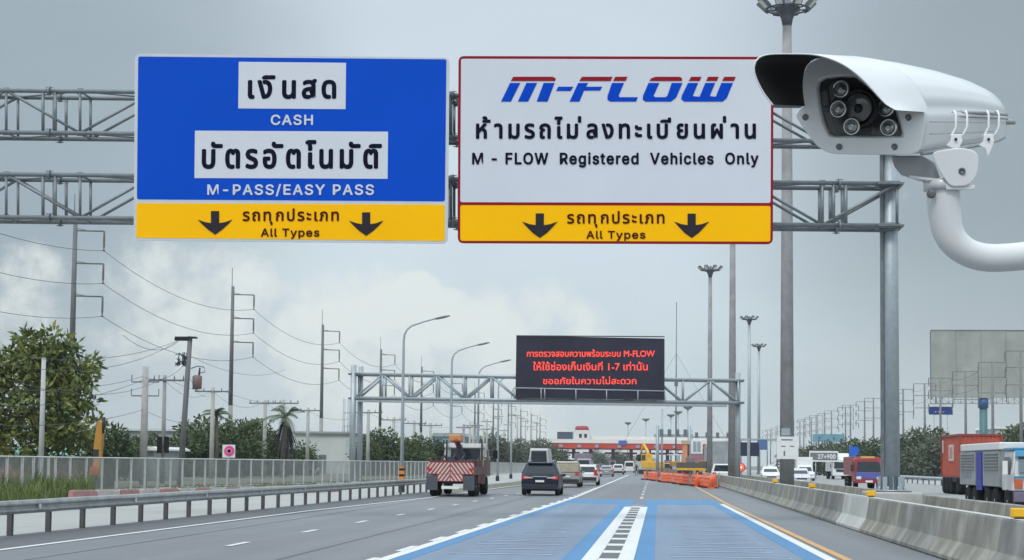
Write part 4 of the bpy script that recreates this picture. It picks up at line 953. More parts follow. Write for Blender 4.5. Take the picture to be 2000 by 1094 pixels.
def bushy(px, ptop, Yy, kind, lm, label, sx=1.0, group='trees beyond the fence'):
    key = (kind, lm.name)
    p = P(px, 905, Yy); h = P(px, ptop, Yy).z
    if key not in proto_b:
        g = tree('bushy_tree', (0, 0, 0), label, 'tree', bush[kind], 300, 12, .34, lm, 2.0, .18, 20 + kind, group, clr=.6); proto_b[key] = g
    else: g = dup(proto_b[key], (0, 0, 0), random.uniform(0, 6), label)
    H = (5.7, 6.3, 4.6)[kind]; s = h / H; g.location = (p.x, Yy, -.02); g.scale = (s * sx, s * sx, s); g['label'] = label; g['group'] = group; return g
random.seed(21)
bs = [(205, 828, 118, 0, 'round dark tree right of the orange boom', 1.0), (248, 856, 150, 2, 'low dark tree in front of the long shed', 1.0), (290, 848, 165, 0, 'dark tree behind the pale bracket pole', .9), (345, 862, 150, 2, 'low bushes at the foot of the leaning pole', 1.0), (385, 816, 160, 0, 'rounded tree between the leaning pole and the pink sign', 1.0), (425, 832, 150, 2, 'green bushes just left of the pink sign', 1.0),
      (468, 822, 170, 1, 'dark tree right of the pink sign', 1.0), (500, 822, 165, 0, 'pale green loose tree left of the coconut palm', .95), (536, 876, 170, 2, 'low dark bushes under the coconut palm', 1.1), (590, 868, 180, 2, 'low bushes before the pale warehouse', 1.0), (715, 858, 185, 0, 'green tree right of the left gantry posts', 1.0), (742, 840, 190, 1, 'tall green tree behind the gantry right of its left posts', 1.1), (775, 866, 190, 2, 'low tree behind the orange wrapped lamp post', 1.1),
      (806, 850, 200, 0, 'dark green tree left of the recovery truck', 1.1), (838, 856, 210, 1, 'dark tree just left of the recovery truck', 1.1), (862, 866, 215, 2, 'low tree behind the recovery truck', 1.2)]
for px, pt, Yy, kd, lb, sx in bs: bushy(px, pt, Yy, kd, M_leafB if kd != 0 or px < 300 else leafmat('leaves_mid', (0.04, 0.065, 0.02), (0.10, 0.13, 0.045)), lb, sx)
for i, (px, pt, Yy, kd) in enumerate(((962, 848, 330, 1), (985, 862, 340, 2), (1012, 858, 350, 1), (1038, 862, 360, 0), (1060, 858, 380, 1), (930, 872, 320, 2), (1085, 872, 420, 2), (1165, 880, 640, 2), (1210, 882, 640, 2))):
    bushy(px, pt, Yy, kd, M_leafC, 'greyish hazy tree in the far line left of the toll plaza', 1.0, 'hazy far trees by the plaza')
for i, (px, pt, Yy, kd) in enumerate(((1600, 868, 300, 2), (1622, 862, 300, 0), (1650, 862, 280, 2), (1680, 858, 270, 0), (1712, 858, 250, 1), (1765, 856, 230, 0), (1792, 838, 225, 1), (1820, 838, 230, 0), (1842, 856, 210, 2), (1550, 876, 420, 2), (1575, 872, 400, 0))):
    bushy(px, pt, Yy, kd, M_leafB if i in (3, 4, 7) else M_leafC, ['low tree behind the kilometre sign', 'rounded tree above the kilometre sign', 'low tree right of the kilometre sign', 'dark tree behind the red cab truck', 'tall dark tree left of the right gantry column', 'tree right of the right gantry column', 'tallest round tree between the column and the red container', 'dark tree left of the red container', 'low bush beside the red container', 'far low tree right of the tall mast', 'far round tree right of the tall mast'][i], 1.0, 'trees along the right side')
for px, pt, Yy in ((1975, 846, 260), (1996, 830, 255)): bushy(px, pt, Yy, 1, M_leafB, 'dark tree behind the blue truck cab at the right edge' if px > 1980 else 'tree above the blue truck cab', 1.0, 'trees along the right side')
# palms
M_palm = mat('palm_green', (0.04, 0.07, 0.025), .6, col2=(0.09, 0.12, 0.05), scale=1.5); M_dead = mat('dead_fronds', (0.055, 0.05, 0.05), .9, scale=3, var=.4, spec=.1)
def palm(px, ptop, Yy, label, cr_=2.4, dead=False, seed=1):
    rnd = random.Random(seed); p = P(px, 905, Yy); h = P(px, ptop, Yy).z - cr_ * .45; g = root('palm_tree', (p.x, Yy, 0), label, 'palm', 'palms beyond the fence')
    B().tube([(0, 0, 0), (.15, 0, h * .5), (0, 0, h)], [.22, .16, .13], 8).obj('trunk', M_bark, g); b = B()
    def frond(b, a, e, L_):
        d = Vector((math.cos(a), math.sin(a), 0)); pts = []
        for t in range(9): s = t / 8; pts.append(Vector((0, 0, h)) + d * (L_ * s * math.cos(e) * (1 - .12 * s)) + Vector((0, 0, L_ * (math.sin(e) * s - .62 * s * s))))
        for t in range(8):
            q0, q1 = pts[t], pts[t + 1]; dd = (q1 - q0).normalized(); sd = dd.cross(Vector((0, 0, 1))).normalized()
            for s in (-1, 1):
                for m_ in (0, .5):
                    o_ = q0.lerp(q1, m_); ll = L_ * .22 * math.sin(math.pi * min(.98, (t + m_ + .8) / 9)); b.face([o_, o_ + dd * .12, o_ + sd * s * ll * .85 + dd * ll * .5 - Vector((0, 0, ll * .45))])
        b.tube(pts, .025, 4)
    for k in range(15): frond(b, k * 2.4 + rnd.random() * .4, rnd.uniform(-.1, 1.2), cr_ * rnd.uniform(.8, 1.1))
    b.obj('crown', M_palm, g, recalc=False)
    if dead:
        b = B()
        for k in range(70):
            a = rnd.uniform(0, 6.28); d = Vector((math.cos(a), math.sin(a), 0)) * rnd.uniform(.5, 1.15); L_ = h * rnd.uniform(.35, .85); e_ = Vector((0, 0, h - .2)); 
            for j in range(6):
                s0, s1 = j / 6, (j + 1) / 6; q0 = e_ + d * (1.5 * s0 ** .7) - Vector((0, 0, L_ * s0)); q1 = e_ + d * (1.5 * s1 ** .7) - Vector((0, 0, L_ * s1)); sd = Vector((-d.y, d.x, 0)) * .07; b.face([q0 - sd, q0 + sd, q1 + sd, q1 - sd])
        b.obj('hanging_dead_fronds', M_dead, g, recalc=False)
palm(556, 786, 152, 'coconut palm with a thick skirt of dark hanging dead fronds', 3.3, True, 2); palm(421, 790, 145, 'small palm with upright fronds left of the pink sign', 2.3, False, 3); palm(500, 812, 175, 'small ragged palm left of the coconut palm', 1.8, False, 4)

# ================================================================== BUILDINGS AND SIGNS AT THE SIDES
def house(px0, px1, ptop, Yy, depth, wallm, roofm, label, roofh=.12, nm='shed', wins=0, zb=0, roof_over=.4, gable=False):
    a, c_ = P(px0, 905, Yy), P(px1, 905, Yy); h = P((px0 + px1) / 2, ptop, Yy).z; W = c_.x - a.x; g = root(nm, ((a.x + c_.x) / 2, Yy, 0), label, 'building')
    rh = h * roofh; B().bb((-W / 2, 0, 0), (W / 2, depth, h - rh)).obj('wall', wallm, g)
    b = B(); o_ = roof_over
    b.prism([(-W / 2 - o_, h - rh), (W / 2 + o_, h - rh), (W / 2 + o_, h - rh + .12), (0 if gable else W / 2 - W * .02, h), (0 if gable else -W / 2 + W * .02, h), (-W / 2 - o_, h - rh + .12)], lambda x, z: (x, -o_, z + .003), lambda x, z: (x, depth + o_, z + .003)); b.obj('roof', roofm, g)
    for i in range(wins):
        x = -W / 2 + W * (i + .5) / wins; wf = B().bb((x - W / wins * .28, -.05, h * .35), (x + W / wins * .28, .02, h * .62)).obj('window', M_glass, g); B().bb((x - W / wins * .3, -.08, h * .33), (x + W / wins * .3, -.02, h * .35)).obj('sill', wallm, wf)
    B().bb((-W * .08, -.04, 0), (W * .04, .02, h * .45)).obj('door', M_galD, g)
    return g
M_wpale = mat('pale_cladding', (0.50, 0.53, 0.52), .6, var=.06, scale=.3, dirt=.12); M_wgrey = mat('grey_cladding', (0.30, 0.33, 0.33), .6, var=.1, dirt=.2); M_teal = mat('teal_roof', (0.16, 0.36, 0.31), .5, var=.1); M_brick = mat('reddish_wall', (0.30, 0.13, 0.11), .8)
g = house(575, 690, 843, 205, 30, M_wpale, M_wgrey, 'pale long warehouse behind the left gantry posts', .05); 
b = B(); b.bb((2.9, -.12, 1.0), (5.0, -.03, 4.7)); b.obj('roller_door', mat('roller_door', (.42, .46, .47), .5), g); B().bb((-5.2, -.1, 0), (-2.6, -.02, 1.7)).obj('loading_bay', mat('blue_tarp', (.02, .05, .3), .5), g)
house(215, 470, 838, 210, 24, M_wgrey, M_wpale, 'very long low shed with a pale roof edge behind the utility poles', .05, wins=8)
house(-60, 46, 868, 112, 14, M_brick, M_teal, 'house with a teal roof and reddish wall at the far left edge', .35, 'house', 4, gable=True)
house(258, 300, 872, 120, 8, M_wgrey, M_white, 'tiny pale roofed hut behind the bracket pole', .12, 'hut')
house(845, 905, 846, 420, 20, mat('blue_grey_cladding', (.16, .28, .36), .6), M_wgrey, 'blue grey building far behind the recovery truck', .1, wins=6)
house(905, 950, 852, 430, 20, M_wgrey, M_wpale, 'low grey building right of the blue grey one', .1, wins=5)
house(1945, 2030, 833, 330, 20, M_wpale, M_white, 'pale building with small red roof marks above the blue truck cab', .05, wins=5)
# steel frame towers seen above the warehouse roof
for px in (606, 616):
    p = P(px, 905, 212); g = root('steel_frame_tower', (p.x, 238, 0), 'thin white frame tower over the warehouse roof, ' + ('left' if px == 606 else 'right') + ' of two', 'tower', 'frame towers behind the warehouse'); h = P(px, 778, 238).z; b = B()
    for sx, sy in ((-.6, -.6), (.6, -.6), (.6, .6), (-.6, .6)): b.tube([(sx, sy, 0), (sx, sy, h)], .07, 5)
    b.obj('leg_frame', M_gal, g); b = B()
    for z in range(3, int(h), 2): b.tube([(-.6, -.6, z), (.6, -.6, z)], .05, 5); b.tube([(-.6, .6, z), (.6, .6, z)], .05, 5)
    b.obj('rung_frame', M_gal, g)
# orange boom, dark panel, pink round sign
p = P(188, 905, 88); g = root('crane_boom', (p.x, 88, 0), 'upright orange and yellow machine boom beyond the fence beside the big tree', 'machine'); hb = P(188, 820, 88).z
b = B(); b.prism([(-.15, 0), (.25, 0), (.22, hb * .2), (.30, hb * .45), (.36, hb * .7), (.34, hb * .95), (.12, hb), (.0, hb * .88), (-.12, hb * .6), (-.1, hb * .4), (-.2, hb * .22)], lambda x, z: (x, -.2, z), lambda x, z: (x, .2, z)); b.obj('boom', mat('boom_orange', (.46, .22, .03), .6, dirt=.3), g, bevel=.03)
B().tube([(.40, -.1, hb * .8), (.42, -.1, hb * 1.04)], [.07, .10], 8).obj('hydraulic_cylinder', M_dark, g); B().bb((-.3, -.25, .2), (.3, -.19, hb * .3)).obj('red_panel', M_red, g); B().bb((-.08, -.24, hb * .45), (.2, -.19, hb * .56)).obj('dark_band', M_dark, g); B().box((0, 0, .35), (1.6, 1.6, .7)).obj('base', M_dark, g)
p = P(318, 905, 104.5); zc = P(318, 869, 104.5).z; g = root('dark_panel', (p.x, 104.4, 0), 'dark square panel mounted on the slim pole behind the fence', 'panel'); b = B(); b.bb((-.4, 0, zc - .55), (-.07, .1, zc + .55)); b.bb((.07, 0, zc - .55), (.4, .1, zc + .55)); b.obj('board', M_black, g); B().bb((-.4, .1, zc - .2), (.4, .14, zc - .1)).obj('bracket', M_galD, g)
p = P(446, 905, 118); zc = P(446, 881, 118).z; g = root('round_sign', (p.x, 118, 0), 'pink disc on a white square board before the tall power pole', 'sign')
B().bb((-.48, 0, zc - .5), (.5, .05, zc + .48)).obj('backing_board', M_white, g); b = B(); b.lathe([(.40, 0), (.40, .02)], (.05, -.025, zc), 20, (0, 1, 0)); b.obj('pink_disc', mat('pink_paint', (.75, .06, .30), .5), g); b = B(); b.lathe([(.2, 0), (.2, .02), (.14, .02), (.14, 0)], (.05, -.05, zc), 16, (0, 1, 0)); b.obj('disc_mark', mat('pale_pink', (.75, .35, .5), .5), g); B().tube([(0, .1, 0), (0, .1, zc)], .05, 8).obj('post', M_gal, g)
# billboard on the right
YBB = 330; c4b = [P(1817, 647, YBB), P(2110, 647, YBB), P(2110, 778, YBB), P(1817, 777, YBB)]
p = P(1922, 905, YBB); g = root('billboard', (p.x, YBB, 0), 'large blank grey green billboard on a blue post at the right edge', 'billboard')
M_bb = mat('weathered_billboard_sheet', (0.33, 0.345, 0.325), .7, var=.10, scale=.35, dirt=.25)
x0, x1, z0, z1 = c4b[0].x - p.x, c4b[1].x - p.x, c4b[3].z, c4b[0].z
nn = 6
for i in range(nn): B().bb((x0 + (x1 - x0) * i / nn + .03, -.9, z0), (x0 + (x1 - x0) * (i + 1) / nn - .03, -.6, z1 + (.06 if i % 2 else 0))).obj('panel_sheet', M_bb, g)
b = B(); b.bb((x0, -.6, z0 - .3), (x0 + .25, .6, z1 + .1)); b.bb((x0, -1.0, z1 + .06), (x1, -.5, z1 + .22)); b.obj('frame', M_galD, g)
b = B()
for k in range(26):
    t = k / 25; x = x0 + (x1 - x0) * t; b.tube([(x, .2, z0 - 1.1), (x, .2, z0)], .07, 5)
    if k < 25: xn = x0 + (x1 - x0) * (k + 1) / 25; b.tube([(x, .2, z0 - (1.1 if k % 2 else 0)), (xn, .2, z0 - (0 if k % 2 else 1.1))], .05, 5)
b.tube([(x0, .2, z0 - 1.1), (x1, .2, z0 - 1.1)], .07, 5); b.obj('truss_frame', M_gal, g)
B().tube([(0, .3, 0), (0, .3, z0 - 1.7)], .8, 16).obj('post', mat('billboard_post_teal', (.06, .16, .18), .5, dirt=.2), g); B().tube([(0, .3, z0 - 2.0), (0, .3, z0)], 1.02, 16).obj('post_head', mat('post_head_blue', (.02, .09, .26), .5), g)
p = P(1838, 905, 296); z0, z1 = P(1838, 810, 296).z, P(1838, 787, 296).z; g = root('blue_direction_sign', (p.x, 296, 0), 'small dark blue sign under the left corner of the billboard', 'sign')
B().bb((-2.15, 0, z0), (2.15, .12, z1 - .7)).obj('board', mat('deep_sign_blue', (.01, .03, .20), .5), g); B().bb((-1.9, -.02, z1 - .62), (1.5, .1, z1 - .1)).obj('top_strip', M_white, g); b = B(); b.tube([(-1.2, .2, 0), (-1.2, .2, z1)], .09, 6); b.tube([(1.2, .2, 0), (1.2, .2, z1)], .09, 6); b.obj('support', M_gal, g)
b = B(); 
for x in (-1.1, -.5, .3): b.bb((x, -.03, z0 + .5), (x + .4, -.005, z0 + .62)); b.bb((x + .1, -.03, z0 + .3), (x + .22, -.005, z0 + .5))
b.obj('worn_lettering', M_gal, g)
# kilometre sign, teal sign, blue sign, twin dark board
p = P(1609, 905, 205); z0, z1 = P(1609, 902, 205).z, P(1609, 881, 205).z; g = root('kilometre_sign', (p.x, 205, 0), 'dark kilometre sign in a white frame between the white pickup and the white lorry', 'sign'); W = P(1637, 905, 205).x - P(1580, 905, 205).x
B().bb((-W / 2, 0, z0), (W / 2, .1, z1)).obj('frame', M_white, g); B().bb((-W / 2 + .12, -.02, z0 + .2), (W / 2 - .12, .01, z1 - .22)).obj('board', mat('board_dark_grey', (.16, .165, .17), .5), g)
text_obj('lettering', '27+900', M_white, g, -.75, W / 2 - .35, z0 + .38, z1 - .4, y=-.03, bold=.03); b = B(); b.tube([(-1, .15, 0), (-1, .15, z0)], .06, 6); b.tube([(1, .15, 0), (1, .15, z0)], .06, 6); b.obj('support', M_gal, g)
p = P(1618, 905, 330); z0, z1 = P(1618, 863, 330).z, P(1618, 848, 330).z; g = root('roadside_hoarding', (p.x, 330, 0), 'wide pale teal hoarding above the kilometre sign', 'sign'); B().bb((-3.2, 0, z0), (3.2, .3, z1)).obj('board', mat('teal_board', (.13, .28, .36), .5, var=.2, scale=.5), g); b = B(); [b.tube([(x, .4, 0), (x, .4, z1)], .1, 6) for x in (-2.8, -1, 1, 2.8)]; b.obj('support', M_gal, g)
p = P(1669, 905, 190); g = root('tilted_blue_sign', (p.x, 190, 0), 'bright blue tilted board left of the red cab truck', 'sign'); zc = P(1669, 882, 190).z; b = B(); b.prism([(-.6, -.55), (-.6, .6), (.45, .55), (.6, .1), (.1, -.6)], lambda x, z: (x, 0, zc + z), lambda x, z: (x, .08, zc + z)); b.obj('board', mat('bright_sign_blue', (.01, .10, .52), .5), g); B().tube([(-.55, .12, 0), (-.55, .12, zc + .7)], .05, 6).obj('post', M_gal, g)
p = P(1462, 905, 200); z0, z1 = P(1462, 891, 200).z, P(1462, 864, 200).z; g = root('twin_lane_board', (p.x, 200, 0), 'pair of dark square boards on one grey post right of the work zone', 'sign'); b = B(); b.bb((-1.35, 0, z0), (-.18, .1, z1)); g1 = b.obj('board', mat('board_navy', (.015, .02, .05), .4), g); B().bb((.2, 0, z0), (1.3, .1, z1)).obj('board', MATS['board_navy'], g); B().bb((-.14, .05, 0), (.14, .2, z1 + .5)).obj('post', M_gal, g); B().bb((-1.4, .11, z1 - .2), (1.35, .18, z1)).obj('crossbar', M_gal, g)
# low gantry beyond
p = P(1500, 905, 300); g = root('small_sign_gantry', (p.x, 300, 0), 'small distant gantry with a blue sign right of the dark boards', 'gantry'); z1 = P(1500, 857, 300).z
b = B(); b.tube([(-5, 0, 0), (-5, 0, z1)], .15, 8); b.tube([(2.6, 0, 0), (2.6, 0, z1)], .15, 8); b.obj('column', M_gal, g); b = B(); b.bb((-6, -.2, z1 - .4), (3, .2, z1)); b.obj('beam', M_gal, g); B().bb((-2, -.35, z1 - 2.1), (-.2, -.22, z1 - .2)).obj('blue_sign_face', mat('dull_blue', (.07, .13, .3), .5), g)

# far side guardrail and fence on the right
g = root('far_guardrail', (0, 0, 0), 'low steel guardrail across the oncoming lanes on the right', 'guardrail'); fr0, fr1 = Vector((23.6, 60, 0)), Vector((28.4, 230, 0)); b = B(); b.tube([fr0 + Vector((0, 0, .62)), fr1 + Vector((0, 0, .62))], .15, 4); b.obj('beam', M_gal, g)
for k in range(44): q_ = fr0.lerp(fr1, k / 43); B().box((q_.x, q_.y, .3), (.12, .12, .62)).obj('post', M_galD, g)
g = root('right_fence', (0, 0, 0), 'grey mesh fence behind the oncoming lanes on the right', 'fence'); f0, f1 = Vector((31, 70, 0)), Vector((40, 250, 0)); b = B(); b.face([f0 + Vector((0, 0, .1)), f1 + Vector((0, 0, .1)), f1 + Vector((0, 0, 1.95)), f0 + Vector((0, 0, 1.95))]); b.obj('wire_mesh', M_mesh, g, recalc=False)
for k in range(60): q_ = f0.lerp(f1, k / 59); B().box((q_.x, q_.y, 1.0), (.09, .09, 2.0)).obj('post', M_fpost, g)
B().tube([f0 + Vector((0, 0, 1.95)), f1 + Vector((0, 0, 1.95))], .04, 5).obj('top_rail', M_fpost, g)
# ================================================================== VEHICLES
def paint(nm, c): return mat('paint_' + nm, c, .42, var=.05, coat=.12, dirt=.10, spec=.3)
ST = {
 'suv': [(0, .60, .60, .90, .84), (.015, .62, .62, .97, .9), (.09, .62, .96, 1, .74), (.2, .62, 1, 1, .77), (.55, .62, 1, 1, .77), (.70, .60, .64, 1, .82), (.95, .52, .55, .95, .8), (1, .42, .44, .85, .7)],
 'hatch': [(0, .56, .56, .9, .84), (.02, .60, .60, .97, .9), (.10, .60, .95, 1, .72), (.2, .62, 1, 1, .75), (.55, .60, 1, 1, .75), (.74, .58, .62, 1, .8), (.95, .50, .52, .94, .8), (1, .40, .42, .84, .7)],
 'sedan': [(0, .58, .58, .88, .8), (.02, .66, .66, .95, .86), (.15, .67, .69, 1, .86), (.30, .65, .96, 1, .70), (.42, .64, 1, 1, .73), (.55, .64, 1, 1, .73), (.74, .60, .64, 1, .82), (.95, .50, .53, .95, .8), (1, .40, .42, .85, .7)],
 'van': [(0, .50, .50, .94, .92), (.012, .53, .53, .98, .95), (.03, .54, .95, 1, .84), (.10, .54, 1, 1, .86), (.80, .54, 1, 1, .86), (.93, .52, .56, .98, .84), (1, .36, .38, .9, .8)],
 'pickup': [(0, .56, .56, .96, .94), (.01, .58, .58, 1, .96), (.36, .58, .60, 1, .95), (.38, .58, .97, 1, .76), (.44, .58, 1, 1, .78), (.58, .58, 1, 1, .78), (.70, .56, .60, 1, .85), (.95, .54, .56, .96, .86), (1, .40, .42, .88, .8)],
}
def wheel(parent, x, y, r, wd, rimm=None):
    s = 1 if x > 0 else -1
    t = B().lathe([(r * .62, -wd / 2), (r * .9, -wd / 2), (r, -wd * .3), (r, wd * .3), (r * .9, wd / 2), (r * .62, wd / 2)], (x, y, r), 18, (1, 0, 0)).obj('wheel', M_black, parent)
    B().lathe([(r * .63, 0), (r * .6, .02 * s), (r * .25, .0), (r * .12, .03 * s), (.01, .03 * s)], (x + s * wd * .42, y, r), 12, (1, 0, 0)).obj('rim', rimm or M_gal, t)
def car(nm, label, cat, x, y, L, W, H, style, m, front=False, extra=None, tail=None, group=None, rz=0, plate=True, simple=False):
    g = root(nm, (x, y + (L if False else 0), 0), label, cat, group, rz=(math.pi if front else 0) + rz)
    S = [(a * L, b_ * H, c_ * H, d * W / 2, e * W / 2) for a, b_, c_, d, e in ST[style]]; z0 = .17 * H
    if front: g.location = (x, y + L, 0)      # so that the nose is at y
    rings = []
    for (yy, zb, zt, wb, wt) in S: rings.append([(-wb * .93, yy, z0), (-wb, yy, z0 + .14 * H), (-wb, yy, zb * .96), (-wb * .985, yy, zb), (-wt, yy, zt - .02), (-wt * .9, yy, zt), (wt * .9, yy, zt), (wt, yy, zt - .02), (wb * .985, yy, zb), (wb, yy, zb * .96), (wb, yy, z0 + .14 * H), (wb * .93, yy, z0)])
    b = B(); b.loft(rings, smooth=False); b.obj('body', m, g, bevel=.02)
    B().bb((-W * .44, .1, .14 * H), (W * .44, L - .15, .22 * H)).obj('underbody', M_black, g)
    def glass(q, name, k=.86):
        q = [Vector(v) for v in q]; c_ = sum(q, Vector()) / 4; n_ = (q[1] - q[0]).cross(q[2] - q[1]).normalized()
        if n_.dot(c_ - Vector((0, L / 2, H * .6))) < 0: n_ = -n_
        b = B(); q1 = [c_ + (v - c_) * k + n_ * .012 for v in q]; q2 = [v - n_ * .02 for v in q1]; b.loft([q1, q2], smooth=False); b.obj(name, M_glass, g)
    side = {-1: [], 1: []}
    for i in range(len(S) - 1):
        (ya, zba, zta, wba, wta), (yb, zbb, ztb, wbb, wtb) = S[i], S[i + 1]
        if ztb - zta > .2 * H: glass([(-wta * .95, ya, zta + .01), (wta * .95, ya, zta + .01), (wtb * .95, yb, ztb - .03), (-wtb * .95, yb, ztb - .03)], 'rear_window', .88)
        if zta - ztb > .2 * H: glass([(-wta * .95, ya, zta - .03), (wta * .95, ya, zta - .03), (wtb * .98, yb, ztb + .01), (-wtb * .98, yb, ztb + .01)], 'windscreen', .92)
        if zta - zba > .25 * H and ztb - zbb > .25 * H and not simple:
            for s in (-1, 1): glass([(s * wba, ya, zba + .02), (s * wbb, yb, zbb + .02), (s * wtb, yb, ztb - .05), (s * wta, ya, zta - .05)], 'side_window', .9)
    r = .235 * H if style != 'van' else .17 * H; r = max(.29, min(r, .40))
    for s in (-1, 1):
        wheel(g, s * W * .44, L * .19, r, .22); wheel(g, s * W * .44, L * .81, r, .22)
    # rear
    for s in (-1, 1):
        xx = s * W * .40
        if style in ('van',): B().box((xx * 1.04, .01, H * .44), (.14, .05, H * .16)).obj('tail_lamp', tail or M_red, g, bevel=.01)
        else: B().box((xx, .0, H * .53), (W * .16, .07, H * .10)).obj('tail_lamp', tail or M_red, g, bevel=.015)
        B().box((s * W * .37, L - .04, H * .42), (W * .2, .12, H * .09)).obj('headlamp', M_lamp, g, bevel=.02)
        if not simple: B().box((s * (W / 2 + .08), L * .66, H * .60), (.18, .1, .14)).obj('mirror', m, g, bevel=.02)
    B().bb((-W * .46, -.05, H * .19), (W * .46, .06, H * .33)).obj('rear_bumper', M_dark if style in ('pickup', 'suv') else m, g, bevel=.02)
    B().bb((-W * .45, L - .05, H * .17), (W * .45, L + .05, H * .30)).obj('front_bumper', m, g, bevel=.02); B().bb((-W * .26, L - .03, H * .31), (W * .26, L + .025, H * .40)).obj('grille', M_dark, g)
    if plate: B().bb((-.22, -.075 if not False else 0, H * .40), (.22, -.04, H * .46)).obj('number_plate', M_plate, g); B().bb((-.22, L + .05, H * .22), (.22, L + .062, H * .28)).obj('number_plate', M_plate, g)
    return g
def grd(px, py): return G(px, py)
# navy SUV
p = grd(1054, 968); m_navy = paint('navy', (0.005, 0.012, 0.035))
g = car('suv', 'dark navy sport utility car in the middle lane nearest the blue lanes', 'car', p.x, p.y, 4.7, 1.92, 1.68, 'suv', m_navy)
b = B(); 
for s in (-1, 1): b.tube([(s * .62, .7, 1.69), (s * .62, .8, 1.76), (s * .62, 2.6, 1.76), (s * .62, 2.7, 1.69)], .025, 6)
b.obj('roof_rail', M_gal, g); B().bb((-.35, -.02, .93), (.35, .03, .98)).obj('chrome_strip', M_gal, g); B().bb((-.62, .28, 1.6), (.62, .5, 1.64)).obj('spoiler', m_navy, g)
for s in (-1, 1): B().bb((s * .58 - .22, -.05, .86), (s * .58 + .22, .0, .94)).obj('pale_lamp_lens', mat('pale_lens', (.55, .42, .42), .2), g)
# high roofed minibus ahead of it
p = P(1052, 905, 150); car('minibus', 'tall silver minibus with a dark rear window ahead of the navy car', 'minibus', p.x, 150, 6.2, 1.98, 3.05, 'van', paint('silver', (.42, .42, .43)), simple=True)
# beige pickup with load
p = grd(1107, 952); g = car('pickup_truck', 'silver pickup carrying a beige covered load just right of the navy car', 'pickup', p.x, p.y, 5.2, 1.78, 1.72, 'pickup', paint('grey_beige', (.30, .30, .30)))
B().bb((-.80, .08, 1.02), (.80, 1.75, 1.62)).obj('load', mat('beige_load', (.38, .34, .26), .8, var=.15, scale=4), g, bevel=.06); B().bb((-.72, .06, 1.62), (.72, 1.7, 1.78)).obj('load_cover', mat('pale_cover', (.55, .54, .46), .7), g, bevel=.05); B().bb((-.35, .3, 1.78), (.25, .9, 1.92)).obj('dark_bundle', M_dark, g, bevel=.03)
# white hatchback
p = grd(1147, 948); g = car('hatchback', 'white hatchback with large red tail lamps left of the white dividing line', 'car', p.x, p.y, 4.0, 1.68, 1.58, 'hatch', paint('white', (.70, .71, .71)), tail=M_red)
for s in (-1, 1): B().box((s * .62, -.03, .98), (.26, .06, .42)).obj('tail_lamp', M_red, g, bevel=.02)
B().bb((-.7, -.07, .35), (.7, -.03, .62)).obj('rear_valance', M_dark, g)
for (px, py, st, c, nm, lb, L_, W_, H_) in ((1184, 931, 'sedan', (.30, .30, .32), 'car', 'small grey car far ahead of the white hatchback', 4.5, 1.8, 1.5), (1207, 927, 'suv', (.62, .62, .63), 'car', 'small white car between the grey car and the white van', 4.5, 1.8, 1.65), (1229, 924, 'van', (.70, .70, .68), 'van', 'white van nearest the barrier work zone heading for the toll plaza', 5.0, 1.95, 2.2),
                                         (1162, 924, 'suv', (.10, .10, .11), 'car', 'dark far car beyond the white hatchback', 4.5, 1.8, 1.65), (1098, 932, 'sedan', (.25, .25, .27), 'car', 'far grey car hidden behind the pickup', 4.5, 1.8, 1.5), (1140, 931, 'van', (.34, .30, .36), 'van', 'purplish grey van ahead of the white hatchback', 5.0, 1.9, 2.3), (1120, 928, 'van', (.45, .43, .42), 'van', 'pale van far ahead of the pickup', 5.0, 1.95, 2.4), (1173, 923, 'suv', (.05, .06, .08), 'car', 'almost black car nearest the toll booths in the left lanes', 4.5, 1.8, 1.7), (1196, 921, 'sedan', (.4, .1, .08), 'car', 'dull red car at the booths left of the white van', 4.5, 1.8, 1.5)):
    p = grd(px, py); car('car' if nm == 'car' else 'delivery_van', lb, nm, p.x, p.y, L_, W_, H_, st, paint(str(c[0]) + st, c), simple=True)
